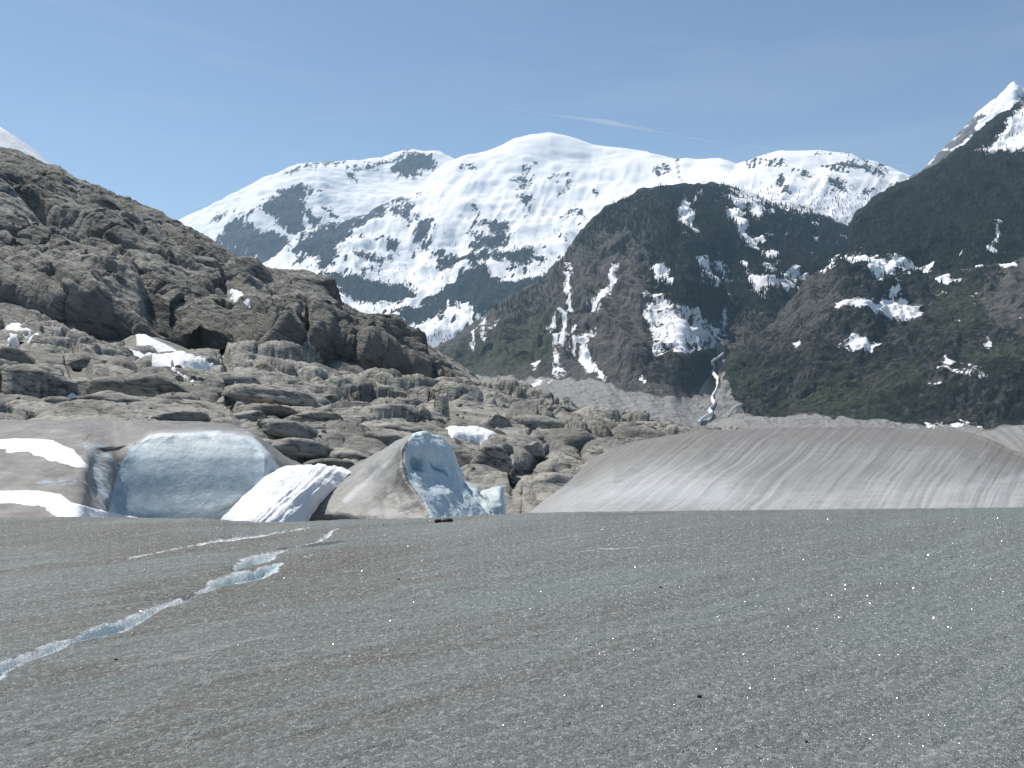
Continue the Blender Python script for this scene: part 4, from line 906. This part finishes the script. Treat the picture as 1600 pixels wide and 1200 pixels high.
# --- fin: grey sunlit flank, blue shaded face
rf = [
 [(400, 900, 33), (420, 900, 29), (480, 900, 25.5), (560, 900, 23.5), (630, 900, 22.5), (700, 900, 22.0), (715, 900, 22.3), (735, 900, 23.5), (760, 900, 25), (790, 900, 26.5), (800, 900, 30)],
 [(440, 830, 34), (452, 826, 29.5), (500, 825, 26), (560, 825, 24.2), (625, 825, 23.2), (675, 822, 22.8), (690, 822, 23.1), (712, 822, 24.3), (738, 822, 25.6), (768, 822, 27), (775, 826, 31)],
 [(455, 812, 31), (466, 806, 26.9), (510, 802, 25.4), (560, 800, 24.5), (618, 800, 23.8), (667, 800, 23.2), (680, 800, 23.5), (702, 800, 24.6), (730, 800, 26), (758, 800, 27.4), (765, 806, 32)],
 [(470, 788, 33), (484, 778, 28.4), (515, 776, 26.6), (570, 775, 25.6), (612, 775, 24.5), (650, 773, 23.8), (664, 773, 24.1), (688, 774, 25), (715, 776, 26.4), (740, 778, 27.6), (748, 784, 32)],
 [(510, 764, 37), (520, 752, 31), (543, 750, 28), (585, 750, 26.4), (608, 750, 25.2), (632, 750, 24.4), (645, 750, 24.7), (668, 750, 25.5), (698, 752, 26.8), (724, 756, 28), (732, 764, 32)],
 [(545, 738, 37), (553, 729, 31.5), (570, 726, 28.8), (590, 724, 27), (613, 723, 25.8), (624, 722, 25.0), (638, 722, 25.2), (660, 722, 26), (690, 724, 27.2), (713, 728, 28.3), (722, 738, 32)],
 [(592, 712, 37), (598, 705, 31.5), (605, 702, 29), (614, 700, 27.4), (623, 699, 26.2), (628, 699, 25.5), (640, 699, 25.8), (660, 699, 26.4), (685, 700, 27.5), (704, 703, 28.5), (712, 714, 32)],
 [(618, 700, 37), (622, 691, 31.5), (626, 689, 29.4), (631, 688, 28), (636, 686, 27), (640, 686, 26.3), (648, 684, 26.5), (662, 683, 27), (680, 685, 28), (697, 690, 28.8), (705, 702, 32)],
 [(645, 690, 37), (643, 682, 31.5), (643, 681, 30), (644, 680, 29), (646, 679, 28), (650, 678.5, 27.3), (655, 678, 27.3), (665, 677.5, 27.7), (678, 680, 28.5), (690, 685, 29.2), (698, 698, 32)],
 [(655, 700, 38), (655, 695, 34), (655, 693, 32), (655, 692, 31), (657, 692, 31), (660, 692, 31), (663, 692, 31), (668, 692, 31), (676, 694, 31.5), (684, 698, 32), (690, 704, 34)],
]
P, n, (U0, V0) = ice_patch(rf, 330, 360, .09, 1.1, 641)
x, y, z = P[..., 0], P[..., 1], P[..., 2]
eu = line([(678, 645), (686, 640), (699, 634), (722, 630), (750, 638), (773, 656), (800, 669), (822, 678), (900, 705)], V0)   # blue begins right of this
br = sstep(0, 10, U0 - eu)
P = P + n * (br * (.09 * ridged(x / 1.1, y / 1.3, z / 2.2, 4, 650) - .12) - .22 * np.exp(-((U0 - 653) ** 2 + ((V0 - 722) * .8) ** 2) / 110) - .2 * np.exp(-((U0 - 684) ** 2 + ((V0 - 726) * .8) ** 2) / 70))[..., None]
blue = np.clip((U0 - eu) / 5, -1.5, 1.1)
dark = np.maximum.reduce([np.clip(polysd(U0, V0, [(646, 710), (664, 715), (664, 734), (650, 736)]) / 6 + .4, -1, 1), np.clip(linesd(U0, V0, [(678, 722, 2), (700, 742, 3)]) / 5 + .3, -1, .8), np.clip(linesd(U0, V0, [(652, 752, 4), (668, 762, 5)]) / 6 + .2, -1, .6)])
dirtb = np.clip(linesd(U0, V0, [(640, 690, 3), (624, 715, 6), (634, 755, 9), (662, 800, 8)]) / 7, -1, 1.2)
pale = np.maximum.reduce([np.clip(linesd(U0, V0, [(622, 700, 1), (590, 740, 6), (540, 780, 6)]) / 8, -1, .55), np.clip(linesd(U0, V0, [(640, 800, 3), (580, 800, 6)]) / 10, -1, .1)])
fin, _ = finish_ice('ice_fin', P, M_ICE_F, {'blue': blue, 'sx': U0 * .02 + V0 * .028, 'sy': (U0 * .03 - V0 * .02), 'dirt': dirtb * .8 + .1, 'dark': dark, 'soot': np.full(x.shape, -1.), 'pale': pale}, wp(620, 830, 24),
           'pointed ice fin with dirty sunlit left flank and blue shaded right face', 'ice fin')
# shoulder of the fin
rs = [[(690, 900, 29), (705, 900, 27), (735, 900, 26.4), (760, 900, 26.3), (780, 900, 26.2), (797, 900, 26.3), (800, 900, 29), (798, 900, 33)],
      [(700, 815, 30), (712, 815, 28), (738, 815, 27.2), (760, 815, 27), (778, 815, 27), (789.5, 813, 27.2), (792, 813, 30), (790, 813, 34)],
      [(704, 790, 30), (716, 790, 28.2), (740, 790, 27.5), (758, 790, 27.4), (774, 790, 27.2), (787, 788, 27.4), (789, 788, 30), (788, 790, 34)],
      [(708, 765, 31), (720, 768, 28.5), (741, 770, 27.9), (756, 772, 28), (770, 770, 27.6), (784.5, 768, 27.7), (787, 769, 30), (786, 775, 34)],
      [(710, 745, 32), (724, 752, 29.3), (741, 760, 28.8), (756, 766, 28.9), (769, 761, 28.5), (782, 760, 28.4), (785.5, 762, 30.2), (785, 770, 34)],
      [(712, 752, 34), (724, 757, 32), (741, 764, 32), (756, 770, 32), (769, 766, 32), (780, 765, 32), (782, 768, 33), (783, 775, 35)]]
P, n, (U0, V0) = ice_patch(rs, 120, 120, .07, .8, 661)
x, y, z = P[..., 0], P[..., 1], P[..., 2]
dl = linesd(U0 + 1.5 * fbm(x * 2, y * 2, z * 2, 3, 2), V0, [(750, 766, 3), (760, 780, 1.5), (768, 802, 1)])
P = P - n * (.10 * sstep(-2, 2, dl))[..., None]
o = grid_mesh('ice_shoulder', P, M_ICE_F, {'blue': np.clip(.9 - (dl + 1) / 2.5, -1, .9), 'sx': x, 'sy': z, 'dirt': np.full(x.shape, .3), 'dark': np.full(x.shape, -1.), 'soot': np.clip(dl / 3, -1, .4), 'pale': np.full(x.shape, -.4)}, parent=fin)
o.matrix_parent_inverse = mathutils.Matrix.Translation(fin.location).inverted()

# --- long grey ice ridge on the right
ut = [(780, 860, 52), (820, 818, 52), (836, 803, 52), (860, 780, 54), (885, 760, 56), (905, 741, 58), (930, 723, 60), (960, 708, 62), (1000, 695, 64), (1040, 687, 65), (1100, 680, 66), (1160, 677, 67), (1300, 677, 68), (1400, 678, 68), (1480, 680, 66), (1510, 684, 64), (1540, 692, 61), (1570, 704, 58), (1600, 716, 55), (1700, 745, 50), (1900, 790, 45)]
us = np.concatenate([np.linspace(780, 1000, 200), np.linspace(1001.5, 1900, 400)])
bt = [(780, 960, 34), (1000, 900, 26), (1300, 900, 24), (1900, 900, 22)]
c1 = [(780, 900, 44), (836, 835, 40), (900, 812, 37), (1000, 805, 34), (1300, 800, 32), (1600, 800, 31), (1900, 815, 30)]
c2 = [(780, 880, 48), (836, 818, 46), (900, 780, 46), (960, 763, 46), (1100, 748, 45), (1300, 745, 44), (1500, 750, 42), (1600, 762, 41), (1900, 800, 38)]
c3 = [(780, 865, 50), (836, 808, 50), (900, 757, 54), (960, 726, 56), (1100, 705, 56), (1300, 702, 56), (1500, 708, 54), (1600, 735, 49), (1900, 792, 42)]
P = sheet([bt, c1, c2, c3, ut, off(ut, 6, 8), off(ut, 120, 40)], us, 260, [.4, 2, 2.5, 2, .6, .3]); n = normals(P)
x, y, z = P[..., 0], P[..., 1], P[..., 2]; U0, V0 = proj(P)
q = (U0 - 1040) / 560.0
sxx = 1.35 * (U0 + (V0 - 678) * (1.55 - .75 * np.clip(q, -.3, 1.2)) - .0012 * (V0 - 678) ** 2 * 2) / 9.0
syy = (V0 - 678) / 9.0
P = P + n * (.28 * fbm(x / 12, y / 12, z / 8, 3, 680) + .05 * ridged(sxx * .28, syy * .02, 0 * x, 4, 683) + .02 * fbm(sxx * 1.2, syy * .1, 0 * x, 3, 684))[..., None]
pale = np.clip(polysd(U0, V0, [(836, 810), (880, 775), (935, 742), (1010, 722), (1120, 730), (1190, 760), (1150, 812)]) / 55, -1, .8)
pale = np.maximum(pale, np.clip((V0 - 752 + 12 * fbm(U0 / 60, V0 / 30, 0 * U0, 3, 691)) / 60, -1, .3))
pale = np.maximum(pale, np.clip(linesd(U0, V0, [(1500, 775, 4), (1600, 745, 8), (1700, 740, 10)]) / 14, -1, .3))
dirtr = .9 * np.exp(-((V0 - line(ut, U0)) / 26) ** 2) - .15
ebl = np.clip(linesd(U0, V0, [(838, 806, 6), (870, 785, 3)]) / 10 - .2, -1, .1)
ir, _ = finish_ice('ice_ridge', P, M_ICE_R, {'blue': ebl - .35, 'sx': sxx, 'sy': syy, 'dirt': dirtr, 'dark': np.full(x.shape, -1.), 'soot': np.full(x.shape, -1.), 'pale': pale}, wp(1200, 830, 45),
           'long rounded grey ice ridge on the right with curved dirt streaks', 'ice ridge')
# hump behind it at the right edge
ut = [(1440, 710, 85), (1500, 690, 88), (1530, 681, 90), (1560, 674, 92), (1600, 668, 92), (1750, 655, 92), (1950, 650, 92)]
us = np.linspace(1440, 1950, 140)
P = sheet([off(ut, 140, -30), off(ut, 70, -18), off(ut, 22, -8), ut, off(ut, 6, 10), off(ut, 80, 40)], us, 90); n = normals(P); x, y, z = P[..., 0], P[..., 1], P[..., 2]; U0, V0 = proj(P)
P = P + n * (.3 * fbm(x / 6, y / 6, z / 4, 4, 690))[..., None]
cst = lambda v: np.full(x.shape, v)
finish_ice('ice_hump', P, M_ICE_R, {'blue': cst(-1.), 'sx': U0 * .09 - V0 * .1, 'sy': V0 * .1, 'dirt': cst(.1), 'dark': cst(-1.), 'soot': cst(-1.), 'pale': cst(-.3)}, wp(1560, 720, 85), 'low grey ice hump behind the long ridge at the right edge', 'ice hump')

# --- snow ramp between hollow and fin
rr = [[(300, 880, 23), (340, 880, 22), (390, 880, 21.6), (440, 880, 22), (480, 880, 23.5)],
      [(330, 830, 24), (350, 814, 23), (395, 812, 22.6), (440, 814, 23), (466, 822, 24.5)],
      [(352, 808, 25.2), (368, 792, 24.2), (408, 788, 23.8), (452, 790, 24.2), (478, 796, 25.6)],
      [(376, 782, 26.5), (394, 766, 25.6), (430, 762, 25.2), (474, 764, 25.6), (500, 770, 26.8)],
      [(404, 758, 28), (418, 744, 27), (450, 741, 26.8), (494, 745, 27.2), (518, 752, 28)],
      [(424, 742, 29), (437, 733, 28.3), (464, 729, 28.2), (510, 733, 28.5), (532, 739, 29.2)],
      [(440, 742, 31), (448, 737, 31), (472, 733, 31), (512, 736, 31), (536, 744, 31)],
      [(440, 800, 34), (448, 800, 34), (472, 800, 34), (512, 800, 34), (536, 800, 34)]]
rr = [[(u + (0, 0, 0, 8, 16)[k], v, D) for k, (u, v, D) in enumerate(row)] for row in rr]
P, n, (U0, V0) = ice_patch(rr, 170, 150, .06, .7, 701)
x, y, z = P[..., 0], P[..., 1], P[..., 2]
st = (U0 - 440) * .70 + (V0 - 770) * .74       # across the ribs
rib = ridged(st / 13, (U0 - V0) / 260, 0 * x, 3, 705)
P = P + n * (.10 * (rib - .8) * sstep(-6, 10, st) * sstep(50, 26, st) + .02 * fbm(x * 2, y * 2, z * 2, 4, 707))[..., None]
o = grid_mesh('snow_ramp', P, mat_snow('ramp_snow', .10, .10), origin=wp(430, 800, 24)); tag(o, 'bright white ribbed snow ramp between the blue hollow and the ice fin', 'snow bank')

# --- snow on the left ice bank
M_SN2 = mat_snow('bank_snow', .12, .18)
drape(ICEL, [(-200, 680), (0, 687), (45, 686), (84, 689), (100, 698), (116, 704), (124, 714), (138, 730), (118, 730), (80, 718), (40, 706), (0, 702), (-200, 700)], .07, 'upper pointed snow tongue lying on the grey ice at the left edge', 1.2, 4, mat=M_SN2)
drape(ICEL, [(-200, 762), (0, 768), (60, 768), (96, 774), (110, 786), (150, 796), (215, 810), (200, 824), (90, 808), (70, 792), (30, 786), (-200, 784)], .07, 'lower snow strip at the left edge just above the dark ice rim', 1.2, 4, mat=M_SN2)

# ================================================================== FOREGROUND GLACIER
us = np.concatenate([np.linspace(-3200, -290, 60), np.linspace(-260, 1860, 1000), np.linspace(1890, 4800, 60)]); nu = len(us)
vs = np.concatenate([np.geomspace(2600, 1230, 40, endpoint=False), np.linspace(1230, 835, 250, endpoint=False)])
Dn = CAMZ / ((vs - 600) / F)                      # flat-ground distances
Dn = np.concatenate([Dn, np.linspace(Dn[-1] + .03, 14.5, 80), np.linspace(14.7, 19, 30)])
D2 = np.repeat(Dn[:, None], nu, 1); X = (us[None, :] - 800) / F * D2
und = .05 * fbm(X / 3.5, D2 / 3.5, 0 * X, 3, 801) + .02 * fbm(X * .5 + D2 * .3, D2 * 1.2, 0 * X, 4, 803)
Z = -.012 * D2 - .030 * (D2 - 10).clip(0) ** 2 - .05 * (D2 - 13).clip(0) ** 2 + und
ang = (Z - CAMZ) / D2; crest = ang.max(0)
tgt = -(line([(-260, 806), (0, 809), (120, 808), (220, 809), (330, 811), (400, 816), (460, 816), (540, 812), (620, 811), (680, 809), (720, 807), (800, 803), (900, 800), (1100, 798), (1300, 796), (1600, 793), (1860, 790)], us) + .9 * fbm(us / 22, 0 * us, 0 * us, 4, 77) - 600) / F
crest = np.convolve(np.pad(crest, 10, 'edge'), np.ones(21) / 21, 'valid')
Z = Z + (tgt - crest)[None, :] * D2 * sstep(5, 11, D2)
def ground_pt(u, v):
    j = np.argmin(abs(us - u)); a_ = (600 - v) / F; k = np.argmin(np.abs((Z[:, j] - CAMZ) / D2[:, j] - a_)[:-60]); return D2[k, j]
def gpath(pts):
    out = []
    for (u, v, w, dep, k) in pts:
        D = ground_pt(u, v); out.append(((u - 800) / F * D, D, w, dep, k))
    return out
def groove(pts):
    """distance field of a crack: (signed across, halfwidth, depth, strength)"""
    g = gpath(pts); best = np.full(X.shape, 1e9); W = np.ones(X.shape) * .01; Dp = np.zeros(X.shape); K = np.zeros(X.shape); SG = np.zeros(X.shape)
    wx = X + .032 * fbm(X * 4, D2 * 4, 0 * X, 5, 811); wy = D2 + .05 * fbm(X * 3, D2 * 3, 0 * X, 4, 813)
    for a_, b_ in zip(g[:-1], g[1:]):
        ex, ey = b_[0] - a_[0], b_[1] - a_[1]; t_ = np.clip(((wx - a_[0]) * ex + (wy - a_[1]) * ey) / (ex * ex + ey * ey), 0, 1)
        dd = np.hypot(wx - a_[0] - ex * t_, wy - a_[1] - ey * t_); m_ = dd < best
        sg = np.sign((wx - a_[0]) * ey - (wy - a_[1]) * ex)
        best = np.where(m_, dd, best); SG = np.where(m_, sg, SG)
        for arr, q_ in ((W, 2), (Dp, 3), (K, 4)): arr[m_] = (a_[q_] + (b_[q_] - a_[q_]) * t_)[m_]
    return best, W, Dp, K, SG
cracks = [[(-120, 1130, .07, .07, 1), (0, 1046, .06, .05, .9), (50, 1026, .035, .04, .7), (100, 1008, .03, .03, .6), (130, 1000, .05, .06, 1), (175, 985, .07, .08, 1.1), (200, 975, .05, .05, .9), (240, 955, .045, .04, .8), (270, 943, .03, .03, .7), (330, 922, .03, .02, .6), (345, 912, .07, .06, 1), (390, 902, .10, .08, 1.1), (415, 893, .07, .06, 1), (436, 882, .02, .02, .5)],
          [(366, 892, .01, .01, .2), (378, 886, .05, .05, .8), (400, 878, .10, .07, 1), (420, 868, .07, .05, .9), (450, 858, .02, .02, .4), (500, 846, .02, .02, .4), (512, 836, .03, .02, .5), (530, 826, .01, .01, .3)],
          [(165, 880, .01, .005, .1), (210, 872, .03, .01, .32), (260, 862, .05, .01, .36), (320, 850, .07, .012, .4), (400, 838, .09, .015, .42), (470, 826, .10, .015, .4), (510, 820, .03, .01, .2)],
          [(445, 878, .01, .005, .2), (475, 871, .03, .005, .5), (500, 866, .01, .005, .2)], [(860, 868, .01, .004, .2), (960, 858, .03, .004, .4), (1080, 850, .02, .004, .3), (1100, 848, .01, 0, .1)], [(540, 894, .02, .004, .35), (620, 884, .02, .004, .3)],
          [(520, 1010, .01, .003, .05), (600, 995, .03, .003, .22), (700, 985, .01, .003, .05)]]
cracks[0] = [(u, v, w * 1.35 + .012, d_, max(k_, .9)) for u, v, w, d_, k_ in cracks[0]]; cracks[1] = [(u, v, w * 1.3 + .006, d_, max(k_, .55)) for u, v, w, d_, k_ in cracks[1]]
crk = np.full(X.shape, -1.0)
for q in cracks:
    b_, W_, D_, K_, S_ = groove(q)
    prof = sstep(1.0, .25, b_ / W_)
    Z = Z - 1.5 * D_ * prof
    crk = np.maximum(crk, np.where(b_ < W_ * 2.2, K_ * (1.35 - b_ / W_), -1))
soot = np.full(X.shape, -1.0)
for q in ([(235, 940, .05, 0, 1), (285, 933, .05, 0, 1), (330, 926, .03, 0, 1)], [(440, 858, .06, 0, 1), (505, 852, .10, 0, 1), (535, 847, .04, 0, 1)], [(350, 893, .03, 0, 1), (375, 889, .04, 0, 1)]):
    b_, W_, D_, K_, S_ = groove(q); soot = np.maximum(soot, np.clip(1 - b_ / W_ * .8, -1, .75))
dirt = 1.0 * np.exp(-((us[None, :] - 380) / 330) ** 2) * sstep(4.5, 6.5, D2) + .9 * sstep(10.5, 11.8, D2) * sstep(700, 500, us)[None, :] + .7 * np.exp(-((D2 - 11.6) / .5) ** 2) - .55 * sstep(500, 900, us)[None, :]
dirt += .8 * np.exp(-((us[None, :] - 1540) / 60) ** 2 - ((D2 - 9) / 1.2) ** 2)
Z = Z + .0045 * fbm(X * 12, D2 * 12, 0 * X, 3, 821) * sstep(16, 3, D2) + (.012 * sstep(16, 6, D2)) * ridged((X * .8 + D2 * .6) * .8, (X * .6 - D2 * .8) * 4, 0 * X, 3, 823)
P = np.stack([X, D2, Z], -1)
M_GI = mat_ice_ground()
P = P[:, :]  # rows run near to far
# near apron under and behind the camera
o = grid_mesh('glacier_ice', P, M_GI, {'crack': crk, 'dirt': dirt, 'soot': soot}); tag(o, kind='structure', label='gritty grey glacier surface with pale meltwater cracks in the foreground')
FG = P
bx = np.linspace(-6, 6, 40); by = np.linspace(-6, 1.0, 24); BX, BY = np.meshgrid(bx, by); BY = BY
BZ = .05 * fbm(BX / 3.5, BY / 3.5, 0 * BX, 3, 801) - .03
o = grid_mesh('glacier_ice', np.stack([BX, BY, BZ], -1), M_GI, {'crack': BX * 0 - 1, 'dirt': BX * 0, 'soot': BX * 0 - 1}); tag(o, kind='structure', label='glacier ice underfoot behind the camera')

bx = np.linspace(-30, 30, 90); by = np.linspace(-10, 16, 60); BX, BY = np.meshgrid(bx, by)
BZ = -.30 - .012 * BY.clip(0, 99) - .030 * (BY - 10).clip(0) ** 2 - .05 * (BY - 13).clip(0) ** 2 + .05 * fbm(BX / 3.5, BY / 3.5, 0 * BX, 3, 801)
o = grid_mesh('glacier_ice', np.stack([BX, BY, BZ], -1), M_GI, {'crack': BX * 0 - 1, 'dirt': BX * 0, 'soot': BX * 0 - 1}); tag(o, kind='structure', label='wider glacier ice on both sides of the viewpoint')

# --- ice under the hollow and between the ice bodies, so nothing hangs in the air
bx = np.linspace(-60, 75, 110); by = np.linspace(15, 78, 70); BX, BY = np.meshgrid(bx, by)
BZ = -5.2 - .07 * (BY - 15) + .6 * fbm(BX / 5, BY / 5, 0 * BX, 4, 830)
cst = lambda v: np.full(BX.shape, v)
o = grid_mesh('crevasse_floor', np.stack([BX, BY, BZ], -1), M_ICE_R, {'blue': cst(-.1), 'sx': BX, 'sy': BY, 'dirt': cst(.2), 'dark': cst(-.6), 'soot': cst(-1.), 'pale': cst(0.)}); tag(o, kind='structure', label='dirty ice floor of the crevasse beyond the glacier rim')

# --- ice grains coloured white for sun sparkle, and dark grit on the glacier
def scatter(name, count, smin, smax, m, label, seed, pw=1.0):
    r_ = np.random.default_rng(seed)
    v = 600 + 400 * r_.random(count) ** pw * 1.5 + 200; uu = r_.uniform(-60, 1660, count)
    v = 806 + (1215 - 806) * r_.random(count) ** pw
    Ug, Vg = proj(FG)
    jj = np.clip(np.searchsorted(us, uu), 1, nu - 1)
    pts_ = []
    for k in range(count):
        c_ = Vg[:340, jj[k]]; i = np.argmin(np.abs(c_ - v[k])); pts_.append(FG[i, jj[k]])
    B = np.array(pts_); s_ = r_.uniform(smin, smax, count) * B[:, 1] * r_.choice([.6, .8, 1, 1.25], count, p=[.35, .35, .22, .08])
    oc = np.array([(1, 0, 0), (0, 1, 0), (-1, 0, 0), (0, -1, 0), (0, 0, 1), (0, 0, -1)], float)
    q = r_.normal(size=(count, 6, 3)) * .25 + oc[None]
    Vv = B[:, None] + q * s_[:, None, None] + np.array([0, 0, .35])[None, None] * s_[:, None, None]
    tri = np.array([(0, 1, 4), (1, 2, 4), (2, 3, 4), (3, 0, 4), (1, 0, 5), (2, 1, 5), (3, 2, 5), (0, 3, 5)])
    Ff = (np.arange(count)[:, None, None] * 6 + tri[None]).reshape(-1, 3)
    o_ = mesh_np(name, Vv, Ff, m, None, False); return tag(o_, label, kind='stuff')
gn = NT('painted_glint'); gm_ = gn.fin((0.93, 0.94, 0.95), .15, .8)  # bright white grain colour stands in for sun sparkle
scatter('ice_grains', 18000, .00044, .00084, gm_, 'scattered coarse ice grains, white in place of sun sparkle, on the glacier surface', 5, .8)
scatter('grit', 500, .0004, .0008, flat('grit_black', (0.05, 0.045, 0.04), .8, .01), 'dark grit and tiny stones peppered over the glacier ice', 6, .8)

# --- dark stones on the ice
M_DS = flat('dark_stone', (0.022, 0.020, 0.018), .75, .03)
def stone(u, v, wpx, hpx, label, k, name='dark_stone', parts=None):
    D = ground_pt(u, v); j = np.argmin(abs(us - u)); i = np.argmin(abs(D2[:, j] - D)); p = FG[i, j]
    e = bpy.data.objects.new(name, None); col.objects.link(e); e.location = p; tag(e, label, 'stone')
    for q, (du, dw, dh, dz) in enumerate(parts or [(0, 1, 1, 0)]):
        me = block_mesh(50 + k + q, 14, 9); me.materials.append(M_DS)
        o_ = bpy.data.objects.new('lump', me); col.objects.link(o_); o_.parent = e
        s_ = D / F; o_.scale = (wpx * dw * s_ * .55, wpx * dw * s_ * .4, hpx * dh * s_ * .55); o_.location = (du * s_, random.uniform(-.02, .02), (hpx * dh * .3 + dz) * s_); o_.rotation_euler = (0, R(random.uniform(-12, 12)), random.uniform(0, .6))
    return e
stone(692, 815, 26, 6, 'black flat stones lying on the rim of the ice in front of the blue fin', 1, parts=[(-8, .42, .8, 0), (3, .45, .75, .5), (10, .38, 1.1, 0), (-1, .5, .5, -1)])
stone(1093, 1091, 7, 5, 'lone small black pebble on the ice at lower right of centre', 5)
stone(1032, 919, 5, 2.5, 'tiny black pebble on the bluish ice midway to the rim', 7)
stone(622, 905, 5, 2.5, 'tiny dark pebble on the ice below the fin', 9)
stone(1262, 1162, 6, 4, 'small dark pebble near the bottom right of the glacier ice', 11)
stone(181, 1031, 5, 3, 'small dark pebble just below the longest ice crack', 13)

# ================================================================== CONTRAIL AND HAZE
ct = bpy.data.meshes.new('contrail')
cp = np.array([wp(790, 168, 30000), wp(850, 178, 30000), wp(920, 187, 30000), wp(980, 197, 30000), wp(1040, 208, 30000), wp(1120, 222, 30000), wp(1240, 236, 30000), wp(1430, 262, 30000)]); cp = cr_interp(cp, 60)
tt = np.linspace(0, 1, 60); rad = (22 + 70 * np.exp(-((tt - .36) / .13) ** 2)) * (1 + .15 * np.sin(tt * 40)); rad[0] = rad[-1] = 2
a_ = np.arange(12) * 2 * np.pi / 12
G = cp[:, None] + np.stack([0 * a_[None] * rad[:, None], np.cos(a_)[None] * rad[:, None] * 1.0, np.sin(a_)[None] * rad[:, None]], -1)
G = np.concatenate([G, G[:, :1]], 1)
mm = bpy.data.materials.new('contrail_vapour'); mm.use_nodes = True; mm.node_tree.nodes.clear()
vo = mm.node_tree.nodes.new('ShaderNodeOutputMaterial'); pv = mm.node_tree.nodes.new('ShaderNodeVolumePrincipled'); mm.node_tree.links.new(pv.outputs[0], vo.inputs['Volume'])
pv.inputs['Color'].default_value = (1, 1, 1, 1); pv.inputs['Density'].default_value = .0032
o = grid_mesh('contrail', G, mm); tag(o, 'faint thin white contrail slanting across the sky above the snow dome', 'contrail')

hz = bpy.data.meshes.new('haze')
x0, x1, y0, y1, z0, z1 = -24000, 24000, -3000, 14500, -420, 3050
hv = [(x_, y_, z_) for x_ in (x0, x1) for y_ in (y0, y1) for z_ in (z0, z1)]
hz.from_pydata(hv, [], [(0, 1, 3, 2), (4, 6, 7, 5), (0, 4, 5, 1), (2, 3, 7, 6), (0, 2, 6, 4), (1, 5, 7, 3)])
o = bpy.data.objects.new('haze', hz); col.objects.link(o); tag(o, kind='stuff', label='thin blue air haze filling the valley')
mm = bpy.data.materials.new('air'); mm.use_nodes = True; mm.node_tree.nodes.clear()
vo = mm.node_tree.nodes.new('ShaderNodeOutputMaterial'); pv = mm.node_tree.nodes.new('ShaderNodeVolumePrincipled'); mm.node_tree.links.new(pv.outputs[0], vo.inputs['Volume'])
pv.inputs['Color'].default_value = (0.50, 0.76, 1.0, 1); pv.inputs['Density'].default_value = 3.2e-5; pv.inputs['Anisotropy'].default_value = 0.1
hz.materials.append(mm)
